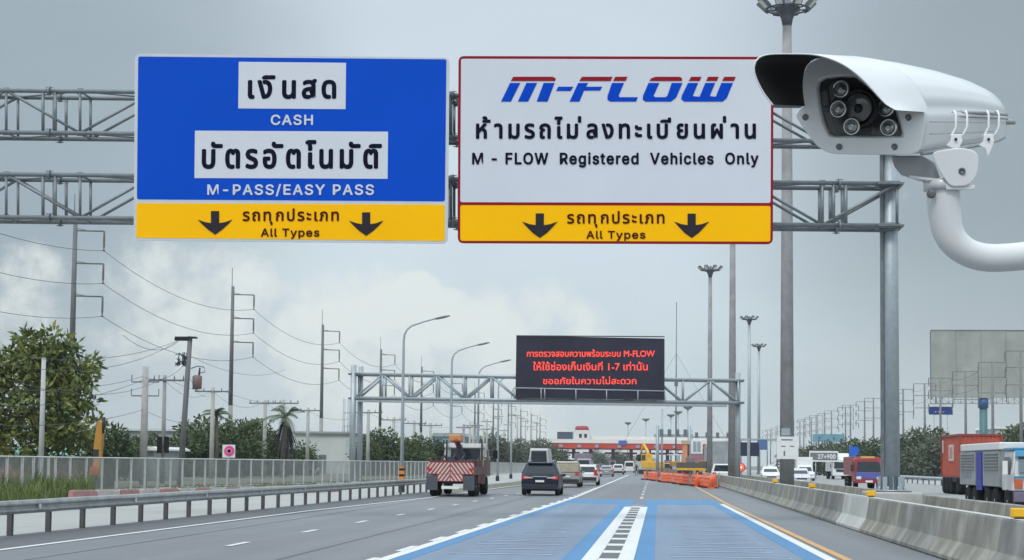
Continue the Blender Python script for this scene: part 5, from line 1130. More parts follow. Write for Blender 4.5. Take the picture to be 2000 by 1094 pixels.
# dark lorry at the booths
def boxlorry(nm, label, px, py, cab_m, box_m, W=2.3, Hc=2.6, Hb=3.2, Lb=6.5, front=True, Y=None, X=None, open_=False, panels=None):
    p = Vector((X, Y, 0)) if X is not None else grd(px, py); g = root(nm, (p.x, p.y, 0), label, 'lorry')
    # nose towards the viewer at y = 0 when front
    S = [(0, .95, .86), (.05, 1, .93), (.35, 1, .96), (1.7, 1, .97)]
    rings = [[(-W / 2 * a, y, .55), (-W / 2 * a, y, Hc * .55), (-W / 2 * b_, y + (.22 if i < 2 else 0), Hc - .08), (-W / 2 * b_ * .9, y + (.25 if i < 2 else 0), Hc), (W / 2 * b_ * .9, y + (.25 if i < 2 else 0), Hc), (W / 2 * b_, y + (.22 if i < 2 else 0), Hc - .08), (W / 2 * a, y, Hc * .55), (W / 2 * a, y, .55)] for i, (y, a, b_) in enumerate(S)]
    fy = lambda v: v
    if not front: rings = [[(x, Lb + 2.0 - y, z) for x, y, z in r] for r in rings]
    b = B(); b.loft(rings, smooth=False); b.obj('cab', cab_m, g, bevel=.03)
    if front:
        q_ = [(-W * .42, -.025, Hc * .56), (W * .42, -.025, Hc * .56), (W * .39, .19, Hc * .88), (-W * .39, .19, Hc * .88)]
        b = B(); b.loft([q_, [(x, y + .03, z) for x, y, z in q_]], smooth=False); b.obj('windscreen', M_glass, g)
        for s in (-1, 1):
            B().box((s * W * .36, -.03, .82), (.34, .1, .2)).obj('headlamp', M_lamp, g, bevel=.02); B().box((s * (W / 2 + .16), .25, Hc * .68), (.18, .12, .5)).obj('mirror', M_dark, g, bevel=.02)
            B().bb((s * (W / 2 + .004), .45, Hc * .55), (s * (W / 2 + .012), 1.4, Hc * .85)).obj('side_window', M_glass, g)
        B().bb((-W * .3, -.03, Hc * .38), (W * .3, .02, Hc * .5)).obj('grille', M_dark, g); B().bb((-W / 2, -.1, .45), (W / 2, .1, .72)).obj('bumper', cab_m, g, bevel=.03); B().bb((-.25, -.125, .5), (.25, -.1, .64)).obj('number_plate', M_plate, g)
    y0, y1 = (1.9, 1.9 + Lb) if front else (0, Lb)
    if box_m: B().bb((-W / 2, y0, 1.0), (W / 2, y1, Hb)).obj('cargo_box', box_m, g, bevel=.03)
    B().bb((-W * .38, .2, .55), (W * .38, y1 - .1, .95)).obj('chassis', M_dark, g)
    for s in (-1, 1):
        for yy in ((.9, y1 - 2.3, y1 - 1.1) if front else (1.1, 2.3, Lb + 1)): wheel(g, s * W * .42, yy, .47, .3)
    return g
p = grd(1137, 929); boxlorry('box_lorry', 'dark reddish lorry seen from behind near the toll booths', 1137, 929, paint('lorry_dark', (.12, .07, .08)), mat('lorry_box_grey', (.20, .18, .20), .5), front=False, Hb=3.1)

# ---- recovery truck with striped tail board
p = grd(879, 970); g = root('recovery_truck', (p.x, p.y, 0), 'flatbed recovery truck with red and white striped tail board in the left lane', 'truck')
M_ch_r = mat('chevron_red', (.33, .05, .05), .5, var=.1, dirt=.2); M_ch_w = mat('chevron_white', (.60, .50, .48), .5, var=.08, dirt=.2)
hw = 1.14
B().bb((-hw, 0, 1.05), (hw, .08, 1.62)).obj('tail_board', M_ch_r, g); tb = g.children[-1]; B().bb((-.62, -.01, .72), (.62, .06, 1.06)).obj('lower_board', M_ch_r, g)
b = B()
def clipx(x0, x1, z0, z1, slope, wd, xa, xb):   # a slanted stripe clipped to xa..xb
    import itertools
    pl = [(x0, z0), (x0 + wd, z0), (x0 + wd + slope * (z1 - z0), z1), (x0 + slope * (z1 - z0), z1)]
    def clip(poly, c_, keep):
        out = []
        for i in range(len(poly)):
            a, d = poly[i], poly[(i + 1) % len(poly)]; ia, id_ = keep(a[0]), keep(d[0])
            if ia: out.append(a)
            if ia != id_: t = (c_ - a[0]) / (d[0] - a[0]); out.append((c_, a[1] + (d[1] - a[1]) * t))
        return out
    pl = clip(pl, xa, lambda x: x >= xa); 
    if len(pl) > 2: pl = clip(pl, xb, lambda x: x <= xb)
    return pl if len(pl) > 2 else None
for k in range(-6, 16):
    for s in (-1, 1):
        pl = clipx(k * .19, 0, 1.08, 1.60, -.75, .095, 0.02, hw - .03)
        if pl:
            pl = [(s * x, z) for x, z in pl]; b.face([(x, -.006, z) for x, z in pl])
        pl = clipx(k * .19 + .06, 0, .74, 1.05, -.75, .095, 0.02, .58)
        if pl: b.face([(s * x, -.016, z) for x, z in pl])
b.obj('white_stripes', M_ch_w, tb, recalc=False)
M_flap = mat('mud_flap', (.075, .08, .10), .8)
for s in (-1, 1):
    B().bb((s * .88 - .27, .02, .30), (s * .88 + .27, .06, 1.0)).obj('mud_flap', M_flap, g)
    for yy in (1.2, 2.4, 6.3): wheel(g, s * .92, yy, .47, .36)
B().bb((-.42, .02, .36), (.42, .07, .50)).obj('number_plate', M_plate, g)
B().bb((-hw, .1, 1.02), (hw, 5.4, 1.2)).obj('flatbed', mat('bed_rust', (.16, .08, .07), .7, dirt=.4), g); B().bb((-.45, .2, .6), (.45, 7.6, .98)).obj('chassis', M_dark, g)
for s in (-1, 1):
    b = B(); b.bb((s * hw, .1, 1.2), (s * (hw - .07), 5.4, 1.42)); [b.bb((s * hw - .03, yy, 1.2), (s * hw + .03, yy + .08, 1.9)) for yy in (1.5, 3.4, 5.3)]; b.bb((s * hw - .02, 1.5, 1.84), (s * hw + .02, 5.38, 1.9)); b.obj('side_rail', mat('side_rail_brown', (.12, .08, .07), .6), g)
# side lockers, ladder frame and lamps
M_mar = mat('maroon_steel', (.13, .035, .035), .6, dirt=.5)
for s in (-1, 1):
    for (ya, yb, zz) in ((1.9, 3.2, .62), (3.4, 5.2, .55)): B().bb((s * .80, ya, zz), (s * 1.12, yb, 1.02)).obj('side_locker', M_mar, g, bevel=.02)
    B().box((s * .98, -.02, 1.30), (.22, .05, .10)).obj('tail_lamp', M_red, g); B().bb((s * 1.0, 5.6, 1.0), (s * 1.13, 7.6, 1.75)).obj('cab_side_panel', mat('brown_side', (.14, .10, .09), .6, dirt=.3), g)
    B().tube([(s * .9, 5.5, 1.2), (s * .9, 5.5, 2.75)], .05, 6).obj('headboard_post', M_dark, g)
B().bb((-.95, 5.45, 1.2), (.95, 5.52, 1.75)).obj('headboard', M_mar, g); B().bb((-1.0, .1, 1.62), (1.0, .2, 1.70)).obj('tail_rail', M_mar, g)
b = B()
for x in (-.5, .0, .45): b.tube([(x, .15, 1.6), (x + .1, .8, 1.95), (x + .05, 2.0, 1.75)], .045, 5)
b.obj('towing_chain', M_dark, g)
# cab (white, seen from behind)
M_cabw = mat('old_white_paint', (.55, .55, .52), .5, dirt=.3)
b = B(); b.loft([[(-1.1, y, .9), (-1.1, y, 1.9), (-.98, y, zt), (.98, y, zt), (1.1, y, 1.9), (1.1, y, .9)] for y, zt in ((5.8, 2.55), (7.0, 2.6), (7.6, 1.9), (7.75, 1.5))], smooth=False); b.obj('cab', M_cabw, g, bevel=.04)
B().bb((-.72, 5.77, 1.78), (.78, 5.81, 2.32)).obj('rear_window', M_glass, g); B().bb((-1.05, 5.7, 2.38), (1.05, 5.79, 2.56)).obj('roof_edge', M_white, g)
for s in (-1, 1): B().bb((s * 1.12, 6.2, 1.75), (s * 1.125, 7.0, 2.3)).obj('side_window', M_glass, g); B().box((s * 1.42, 7.3, 2.05), (.2, .12, .42)).obj('mirror', M_black, g); B().tube([(s * 1.08, 7.3, 2.2), (s * 1.42, 7.3, 2.2)], .02, 5).obj('mirror_arm', M_dark, g)
# crane
cr_ = B(); cr_.box((-.1, 4.3, 1.6), (.5, .5, 1.0)); cr_.tube([(-.1, 4.3, 2.0), (-.1, 4.2, 2.5)], [.2, .16], 8); cr_.obj('crane_column', mat('crane_dark', (.05, .05, .07), .5), g, bevel=.02)
b = B(); b.tube([(-.15, 4.3, 2.45), (-.15, 3.4, 2.75), (-.1, 2.4, 2.62)], [.15, .14, .1], 4); b.obj('crane_boom', mat('crane_red', (.28, .03, .02), .5), g); B().box((-.18, 3.5, 2.82), (.62, .9, .34)).obj('crane_head', mat('crane_orange', (.55, .25, .09), .6, dirt=.2), g, bevel=.05)
B().bb((-.7, 3.9, 1.2), (-.45, 4.6, 1.9)).obj('tool_box', mat('tool_blue', (.03, .05, .15), .5), g); B().bb((.1, 2.2, 1.2), (.8, 5.2, 1.75)).obj('loaded_engine', M_dark, g, bevel=.06)

# ---- oncoming traffic on the right
car('white_car', 'white saloon car with roof box light behind the barrier left of the tall mast', 'car', P(1507, 905, 157).x, 157, 4.5, 1.8, 1.55, 'sedan', paint('white', (.70, .71, .71)), front=True, simple=True)
B().box((0, 2.2, 1.62), (.5, .3, .2)).obj('roof_sign', M_white, bpy.data.objects['white_car'], bevel=.02); bpy.data.objects['white_car'].name = 'saloon_car'
car('saloon_car', 'silver white saloon just right of the tall mast, partly behind the barrier', 'car', P(1566, 905, 142).x, 142, 4.4, 1.75, 1.45, 'sedan', paint('silver2', (.55, .56, .60)), front=True, simple=True)
g = car('pickup_truck', 'white pickup with a white box on its bed behind the silver saloon', 'pickup', P(1576, 905, 178).x, 178, 5.2, 1.85, 1.75, 'pickup', paint('white', (.70, .71, .71)), front=True, simple=True); B().bb((-.9, .1, 1.1), (.9, 2.6, 2.65)).obj('cargo_box', M_white, g, bevel=.04)
boxlorry('lorry', 'white lorry with a tall white wind deflector beside the kilometre sign', 0, 0, paint('white', (.70, .71, .71)), M_white, X=P(1644, 905, 205).x, Y=205, W=2.3, Hc=2.5, Hb=3.3)
b = B(); b.prism([(.35, 2.5), (1.6, 2.5), (1.6, 3.35), (.8, 3.2)], lambda y, z: (-.95, y, z), lambda y, z: (.95, y, z)); b.obj('wind_deflector', M_white, bpy.data.objects['lorry'], bevel=.04)
m_rt = paint('lorry_red', (.30, .035, .05)); g = boxlorry('lorry', 'red lorry with blue lower front and yellow roof lamps left of the gantry column', 0, 0, m_rt, mat('red_cargo', (.28, .07, .07), .5), X=P(1697, 905, 116).x, Y=116, W=2.0, Hc=2.25, Hb=2.35, Lb=5)
B().bb((-.95, -.045, .75), (.95, .0, 1.24)).obj('blue_front_panel', mat('blue_violet_panel', (.10, .11, .34), .4), g, bevel=.02); b = B(); b.bb((-.5, .4, 2.25), (.45, .7, 2.38)); b.obj('roof_lamp_bar', mat('yellow_lamps', (.6, .45, .12), .4), g); B().bb((-.8, -.03, .5), (.8, .0, .72)).obj('purple_bumper_panel', mat('purple_panel', (.12, .05, .14), .5), g)
# louvred truck near the right edge
Xt = 13.38; Yt = 55.4; g = root('service_truck', (Xt, Yt, 0), 'white and blue truck with grey louvred side panels at the right edge', 'truck')
g.scale = (1, 1, .93)
M_tw = mat('truck_white_cab', (.62, .64, .66), .35, coat=.4, dirt=.2); M_tb = mat('truck_blue', (.02, .20, .38), .4, coat=.4); Wt = 2.35; M_lv = mat('louvre_grey', (.30, .315, .32), .5, dirt=.15)
b = B(); b.loft([[(-Wt / 2, y, .9), (-Wt / 2, y, 1.55), (-Wt / 2 + .12, y + dy, 2.38), (Wt / 2 - .12, y + dy, 2.38), (Wt / 2, y, 1.55), (Wt / 2, y, .9)] for y, dy in ((0, .3), (.5, .1), (1.75, 0))], smooth=False); b.obj('cab', M_tw, g, bevel=.05)
qd = [(-1.0, -.02, 1.6), (1.0, -.02, 1.6), (.92, .22, 2.18), (-.92, .22, 2.18)]; b = B(); b.loft([qd, [(x, y + .03, z) for x, y, z in qd]], smooth=False); b.obj('windscreen', mat('truck_glass', (.10, .14, .16), .1, spec=.8), g)
qd = [(-1.06, .17, 2.17), (1.06, .17, 2.17), (1.04, .28, 2.40), (-1.04, .28, 2.40)]; b = B(); b.loft([qd, [(x, y - .08, z) for x, y, z in qd]], smooth=False); b.obj('sun_visor', M_tb, g); b = B(); b.bb((-1.1, .3, 2.39), (1.1, 1.8, 2.5)); b.obj('blue_roof', M_tb, g, bevel=.03)
B().bb((-1.14, -.05, 1.36), (1.14, 0, 1.44)).obj('blue_stripe', M_tb, g)
for s in (-1, 1): B().bb((s * 1.0 - .14, -.04, 1.0), (s * 1.0 + .14, .02, 1.34)).obj('indicator_lamp', mat('indicator', (.5, .12, .05), .3), g); B().box((s * 1.42, .1, 1.75), (.16, .12, .5)).obj('mirror', M_white, g); B().bb((s * 1.18, .4, 1.5), (s * 1.185, 1.3, 2.15)).obj('side_window', M_glass, g)
B().bb((-.6, -.04, 1.0), (.6, .01, 1.3)).obj('grille', M_dark, g); B().bb((-1.15, -.12, .5), (1.15, .1, .88)).obj('bumper', mat('bumper_violet', (.15, .13, .20), .5, dirt=.2), g, bevel=.03); B().bb((-1.1, .1, .4), (1.1, 1.6, .9)).obj('step_box', M_dark, g)
B().bb((-.5, .3, .6), (.5, 9.6, .92)).obj('chassis', M_dark, g)
B().bb((-Wt / 2 + .04, 2.0, 1.02), (Wt / 2 - .04, 9.4, 2.42)).obj('body_shell', M_lv, g); B().bb((-Wt / 2 - .03, 1.95, 2.43), (Wt / 2 + .03, 9.1, 2.72)).obj('white_roof_cover', M_white, g, bevel=.04)
for (ya, yb) in ((2.05, 4.9), (6.3, 9.3)):
    pn = B().bb((-Wt / 2 - .015, ya, 1.04), (-Wt / 2 + .035, yb, 2.38)).obj('louvre_panel', M_lv, g); b = B()
    for k in range(6): b.box((-Wt / 2 - .03, (ya + yb) / 2, 2.28 - k * .12), (.05, (yb - ya) * .86, .045), Matrix.Rotation(R(25), 3, 'Y'))
    b.obj('louvre_slats', mat('slat_grey', (.17, .18, .185), .5), pn)  # slats in a darker grey than the panel
B().bb((-Wt / 2 - .02, 5.1, .85), (-Wt / 2 + .035, 6.1, 2.38)).obj('blue_side_panel', mat('deep_blue_panel', (.01, .02, .30), .4), g); B().bb((-Wt / 2 - .022, 7.0, 1.3), (-Wt / 2 - .016, 8.9, 1.6)).obj('grey_band', mat('slate_band', (.2, .22, .28), .5), g)
for s in (-1, 1):
    for yy in (.95, 3.0, 4.3, 6.6, 7.9): wheel(g, s * 1.0, yy, .5, .34)
# red container semi behind it
p = P(1917, 905, 97); g = root('container_lorry', (p.x, 97, 0), 'articulated lorry trailer carrying a red shipping container beyond the louvred truck', 'lorry')
B().bb((-1.15, .6, .75), (1.15, 6.4, 1.02)).obj('trailer_frame', M_dark, g)
for s in (-1, 1):
    for yy in (1.2, 3.4, 4.6, 5.8): wheel(g, s * .98, yy, .5, .45)
B().bb((-1.0, 6.0, .5), (1.0, 6.45, .7)).obj('rear_bumper', M_dark, g)
c2 = root('shipping_container', (p.x, 97.1, 1.03), 'red shipping container with a pale square emblem on its side, riding on the trailer', 'container'); M_cont = mat('container_red', (.42, .075, .045), .5, var=.12, scale=1.2, dirt=.25)
b = B(); wv = 60
pts = []; Lc, Wc, Hc_ = 6.06, 1.22, 2.62
def corr(n, L_, d):
    out = []
    for k in range(n):
        a = L_ * k / n; s_ = L_ / n; out += [(a, 0), (a + s_ * .3, 0), (a + s_ * .5, d), (a + s_ * .8, d)]
    out.append((L_, 0)); return out
sidep = corr(22, Lc, .035)
for s in (-1, 1): b.loft([[(s * (Wc - dd), y, .1) for y, dd in sidep], [(s * (Wc - dd), y, Hc_ - .1) for y, dd in sidep]], caps=False, closed=False, smooth=False)
ep = corr(9, 2 * Wc, .035); b.loft([[(x - Wc, dd, .1) for x, dd in ep], [(x - Wc, dd, Hc_ - .1) for x, dd in ep]], caps=False, closed=False, smooth=False); b.loft([[(x - Wc, Lc - dd, .1) for x, dd in ep], [(x - Wc, Lc - dd, Hc_ - .1) for x, dd in ep]], caps=False, closed=False, smooth=False)
b.obj('wall', M_cont, c2, recalc=False)
b = B()
for s in (-1, 1):
    for y in (0, Lc): b.box((s * Wc, y, Hc_ / 2), (.12, .12, Hc_))
    for z in (.06, Hc_ - .06): b.box((s * Wc, Lc / 2, z), (.10, Lc, .12))
for y in (0, Lc):
    for z in (.06, Hc_ - .06): b.box((0, y, z), (2 * Wc, .10, .12))
b.bb((-Wc, 0, Hc_ - .06), (Wc, Lc, Hc_ - .02)); b.obj('frame', mat('container_frame', (.25, .045, .035), .5, dirt=.2), c2)
em = slab('emblem', [(0, 0), (1, 0), (1, 1), (0, 1)], 0, 1, mat('emblem_pale', (.6, .5, .47), .5), c2); em.scale = (.02, 1.6, 1.0); em.location = (-Wc - .03, 2.0, 1.0)
b = B(); b.prism([(.25, .15), (.45, .15), (.35, .5), (.55, .5), (.6, .15), (.75, .15), (.7, .85), (.35, .85), (.2, .5)], lambda a, z: (-Wc - .05, 2.0 + a * 1.6, 1.0 + z), lambda a, z: (-Wc - .035, 2.0 + a * 1.6, 1.0 + z)); b.obj('emblem_mark', mat('emblem_pink', (.45, .2, .18), .5), c2)
b = B(); b.bb((-Wc - .045, 5.3, 1.5), (-Wc - .03, 5.7, 2.3)); b.obj('code_plate', MATS['emblem_pale'], c2)

# ================================================================== TOLL PLAZA
YT = 420; sT = F / YT; pz = lambda px, py: P(px or 1150, py or 905, YT)
a, c_ = pz(1077, 905), pz(1432, 905); g = root('toll_plaza', ((a.x + c_.x) / 2, YT, 0), 'toll plaza with a long red and white canopy and a small red topped tower', 'toll plaza'); ox = g.location.x; Wd = c_.x - a.x
zr0, zr1, zw = pz(1150, 876).z, pz(1150, 865).z, pz(1150, 858).z
M_tr = mat('canopy_red', (.50, .05, .03), .5, var=.08, scale=.1, dirt=.15); M_tw2 = mat('canopy_white', (.66, .64, .62), .5, var=.05)
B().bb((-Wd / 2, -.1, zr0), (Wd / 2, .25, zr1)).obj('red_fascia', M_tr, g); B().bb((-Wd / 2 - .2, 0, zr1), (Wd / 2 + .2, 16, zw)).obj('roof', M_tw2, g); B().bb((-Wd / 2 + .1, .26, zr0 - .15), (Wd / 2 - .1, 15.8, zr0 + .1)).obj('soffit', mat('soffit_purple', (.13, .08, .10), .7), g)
B().bb((pz(1150, 0).x - ox, 2, zw), (Wd / 2, 8, pz(1200, 852).z)).obj('upper_white_beam', M_tw2, g)
B().bb((-Wd / 2 - .2, -.25, zr1 - .08), (Wd / 2 + .2, -.05, zr1 + .1)).obj('trim', M_tw2, g)
t0, t1 = pz(1122, 0).x - ox, pz(1151, 0).x - ox; tz = pz(0, 840).z
tw = B().bb((t0, 1, zw), (t1, 6, tz)).obj('tower', M_tw2, g); b = B(); b.lathe([(1.9, 0), (1.75, .9), (1.2, 1.15), (.1, 1.2)], ((t0 + t1) / 2 - .2, 3.5, tz), 20); b.obj('tower_cap', mat('cap_red', (.35, .03, .06), .5), tw)
for px in (1133, 1143): B().bb((pz(px, 0).x - ox - .35, .9, pz(0, 855).z), (pz(px, 0).x - ox + .35, 1.02, pz(0, 847.5).z)).obj('window', M_glass, tw)
B().bb((pz(1087, 0).x - ox, 1.5, zw), (pz(1117, 0).x - ox, 7, pz(0, 844).z)).obj('control_room', mat('dark_blue_glazing', (.07, .09, .13), .2), g); B().bb((pz(1085, 0).x - ox, 1.3, pz(0, 844).z), (pz(1119, 0).x - ox, 7.2, pz(0, 842.5).z)).obj('control_room_roof', M_tw2, g)
B().bb((pz(1208, 0).x - ox, -.4, pz(0, 869).z), (pz(1224, 0).x - ox, -.15, pz(0, 860).z)).obj('blue_sign_face', mat('dull_blue2', (.06, .12, .40), .5), g)
for i, px in enumerate((1082, 1118, 1152, 1196, 1232, 1268, 1304, 1340, 1376, 1412)):
    x = pz(px, 0).x - ox; B().bb((x - .45, 6, 0), (x + .45, 7, zr0)).obj('column', mat('column_violet', (.17, .12, .17), .6), g)
    B().bb((x + 1.3, -.3, zr0 + .25), (x + 2.3, -.12, zr0 + 1.0)).obj('lane_signal', mat('signal_grey', (.32, .30, .36), .4), g)
    bt = root('toll_booth', (ox + x, YT + 2, 0), 'one of the small toll booths under the canopy', 'toll booth', 'toll booths in a row under the canopy'); B().bb((-.8, 0, .3), (.8, 3.4, 2.6)).obj('cabin', mat('booth_pale', (.42, .40, .42), .5), bt); B().bb((-.95, -.2, 2.6), (.95, 3.6, 2.85)).obj('roof', mat('booth_roof', (.30, .10, .13), .5), bt); B().bb((-.6, -.05, 1.4), (.6, .01, 2.3)).obj('window', M_glass, bt); B().bb((-1.0, -6, 0), (1.0, 9, .28)).obj('island_kerb', M_concL, bt)
    B().bb((x - 2.2, 6.5, zr0 - 1.4), (x + 1.6, 6.7, zr0 - .9)).obj('overhead_sign_strip', mat('strip_red', (.42, .08, .10), .5) if (i % 2 or i > 3) else mat('strip_pale', (.5, .42, .38), .5), g)
# low hazy office beyond
house(1150, 1280, 893, 640, 10, mat('far_wall', (.40, .42, .42), .7), mat('far_roof', (.33, .36, .37), .7), 'long low building seen through the toll canopy', .2, 'far_building')

# ================================================================== WORK ZONE
M_net = mat('orange_net', (.95, .20, .09), .6, var=.12, scale=5)
w0, w1 = G(1254, 936), G(1392, 954); nb = 22; pan0 = None
for i in range(nb):
    p = w0.lerp(w1, (i + .5) / nb); d = (w1 - w0).normalized(); L_ = (w1 - w0).length / nb * .80
    p = p + Vector((random.uniform(-.25, .25), random.uniform(-.3, .3), 0))
    if pan0 is None:
        o = root('safety_barrier', (0, 0, 0), '', 'barrier', 'orange safety barriers round the work zone'); pan0 = o; pr = [(-.24, 0), (-.24, .15), (-.10, .42), (-.09, .95), (.09, .95), (.10, .42), (.24, .15), (.24, 0)]
        for z0_, z1_, mm_ in ((.12, .30, M_net), (.40, .54, M_net), (.68, .84, mat('salmon_plastic', (.85, .36, .26), .6))): B().bb((-L_ / 2 + .12, -.045, z0_), (L_ / 2 - .12, .045, z1_)).obj('rail_board', mm_, o, bevel=.01)
        for k in range(5):
            x = -L_ / 2 + .2 + (L_ - .4) * k / 4; B().bb((x - .05, -.05, 0), (x + .05, .05, .90)).obj('upright', M_net, o)
        b = B(); b.bb((-L_ * .2, -.062, .70), (L_ * .2, -.046, .80)); b.obj('reflective_strip', mat('salmon_strip', (.8, .42, .30), .4), o)
        for s in (-1, 1): B().bb((s * L_ * .34 - .09, -.38, 0), (s * L_ * .34 + .09, .38, .09)).obj('foot', M_dark, o)
    else: o = dup(pan0, (0, 0, 0))
    o.location = (p.x, p.y, 0); o.rotation_euler = (0, 0, math.atan2(d.y, d.x) + random.uniform(-.16, .16)); o['label'] = 'orange plastic safety barrier in the long slanting row closing the work zone'
g = root('safety_net', (0, 0, 0), 'sagging orange plastic mesh net strung just behind the barrier row', 'net'); M_mesh2 = mat('orange_mesh', (.95, .22, .12), .7, var=.2, scale=6, alpha=.32)
off = Vector((.55, .35, 0)); b = B(); pr_ = None
for k in range(41):
    p = w0.lerp(w1, k / 40) + off + Vector((math.sin(k * 1.7) * .12, math.cos(k * 2.3) * .12, 0)); zt_ = .98 - .15 * abs(math.sin(k * .8))
    if pr_: b.face([(pr_[0].x, pr_[0].y, .05), (p.x, p.y, .05), (p.x, p.y, zt_), (pr_[0].x, pr_[0].y, pr_[1])])
    pr_ = (p, zt_)
    if k % 4 == 0: B().cyl((p.x, p.y, 0), (p.x, p.y, 1.1), .03, n=6).obj('stake', M_galD, g)
b.obj('net', M_mesh2, g, recalc=False)
# cones
cn0 = None
for i, (px, py) in enumerate(((1389, 954), (1396, 950), (1378, 950), (1400, 944), (1362, 951))):
    p = G(px, py)
    if cn0 is None:
        o = root('traffic_cone', (0, 0, 0), '', 'cone', 'orange cones at the end of the barrier row'); cn0 = o; B().box((0, 0, .025), (.42, .42, .05)).obj('base', M_orange, o); B().lathe([(.17, .05), (.03, .92), (.001, .93)], (0, 0, 0), 16).obj('cone', M_orange, o); b = B(); b.lathe([(.132, .28), (.105, .42)], (0, 0, 0), 16); b.lathe([(.088, .52), (.063, .65)], (0, 0, 0), 16); b.obj('reflective_band', M_white, o)
    else: o = dup(cn0, (0, 0, 0))
    o.location = (p.x, p.y, 0); o.scale = (1.15,) * 3; o['label'] = 'orange traffic cone with white bands at the near end of the barrier row'
# excavator
p = G(1274, 928); g = root('excavator', (p.x, p.y, 0), 'yellow excavator with raised arm inside the orange barriers', 'excavator', rz=.5); g.scale = (1.2,) * 3
for s in (-1, 1):
    b = B(); b.loft([[(s * .95 + dx, -1.6 + 0, .35 + 0) for dx in (0,)]] if False else [[(s * .95 - .25, y, z) for y, z in ((-1.5, .1), (-1.75, .4), (-1.5, .72), (1.5, .72), (1.75, .4), (1.5, .1))], [(s * .95 + .25, y, z) for y, z in ((-1.5, .1), (-1.75, .4), (-1.5, .72), (1.5, .72), (1.75, .4), (1.5, .1))]], smooth=False); b.obj('track', M_dark, g)
B().bb((-1.05, -1.5, .85), (1.05, 1.2, 1.75)).obj('upper_body', M_yellow, g, bevel=.08); B().bb((-1.0, -.2, 1.7), (-.1, 1.3, 2.75)).obj('cab', M_yellow, g, bevel=.06); B().bb((-.9, 1.29, 1.85), (-.2, 1.33, 2.6)).obj('windscreen', M_glass, g); B().bb((-1.02, 0, 1.9), (-.995, 1.1, 2.6)).obj('side_window', M_glass, g)
b = B(); b.tube([(.3, 1.1, 1.4), (.3, 1.9, 3.2), (.3, 3.0, 4.1)], [.22, .26, .18], 4); b.obj('boom', M_yellow, g); b = B(); b.tube([(.3, 2.9, 4.2), (.3, 3.9, 2.6)], [.18, .12], 4); b.obj('stick', M_yellow, g); b = B(); b.prism([(3.6, 2.7), (4.3, 2.6), (4.4, 2.0), (3.9, 1.8), (3.5, 2.2)], lambda y, z: (-.1, y, z), lambda y, z: (.7, y, z)); b.obj('bucket', M_dark, g)
# yellow brown machine (roller / backhoe)
p = G(1322, 928); g = root('road_roller', (p.x, p.y, 0), 'yellow brown road roller with a pale canopy right of the excavator', 'machine', rz=.2); g.scale = (1.15,) * 3
B().lathe([(.6, -.9), (.65, -.85), (.65, .85), (.6, .9)], (0, -.6, .65), 20, (1, 0, 0)).obj('drum', M_galD, g); B().bb((-.9, -.2, .7), (.9, 2.8, 1.9)).obj('body', mat('machine_ochre', (.48, .24, .03), .5, dirt=.3), g, bevel=.08); b = B()
for x in (-.75, .75):
    for y in (.2, 1.8): b.tube([(x, y, 1.9), (x, y, 2.75)], .04, 6)
b.obj('canopy_post', M_dark, g); B().bb((-1.0, 0, 2.75), (1.0, 2.1, 2.88)).obj('canopy', M_white, g, bevel=.03)
for s in (-1, 1): wheel(g, s * .8, 2.1, .62, .4)
car('pickup_truck', 'dark blue pickup with a white roof parked between the excavator and the roller', 'pickup', G(1299, 928).x, G(1299, 928).y, 5.2, 1.85, 1.8, 'pickup', paint('dark_blue', (.03, .045, .09)), simple=True); B().bb((-.7, 2.0, 1.8), (.7, 3.1, 1.9)).obj('white_roof_panel', M_white, [o for o in bpy.data.objects if o.get('label', '').startswith('dark blue pickup with')][0])
# trailer stand
p = G(1350, 944); g = root('works_trailer', (p.x, p.y, 0), 'dark flat topped equipment trailer with two thick brown legs behind the barriers', 'trailer')
B().bb((-1.3, 0, 1.35), (1.3, 1.8, 1.85)).obj('deck', mat('deck_olive', (.10, .10, .09), .7), g, bevel=.04); B().bb((-1.3, -.02, 1.15), (1.3, .05, 1.35)).obj('yellow_edge', M_yellow, g); B().bb((-.45, .4, 1.85), (.35, 1.3, 2.35)).obj('generator', mat('gen_grey', (.22, .17, .18), .6), g, bevel=.05)
for x in (-.65, .55): B().bb((x - .14, .1, 0), (x + .14, .4, 1.2)).obj('leg', mat('leg_maroon', (.20, .03, .03), .6), g)
# orange mast
p = G(1338, 932); g = root('piling_mast', (p.x, p.y, 0), 'upright orange machine mast rising behind the work zone', 'machine'); hh = P(1338, 862, p.y).z; b = B(); b.bb((-.35, 0, 0), (.3, .5, hh)); b.obj('mast', mat('mast_orange', (.62, .26, .13), .5, dirt=.3), g, bevel=.03); B().bb((.3, .1, 1.2), (.55, .5, hh - .6)).obj('dark_rail', mat('rail_maroon', (.12, .04, .02), .6), g); B().bb((-.5, -.1, hh - .4), (.6, .6, hh + .1)).obj('head', mat('mast_head', (.5, .36, .25), .6), g); B().bb((-1, -.5, .2), (1, 1.5, .9)).obj('base', M_dark, g)
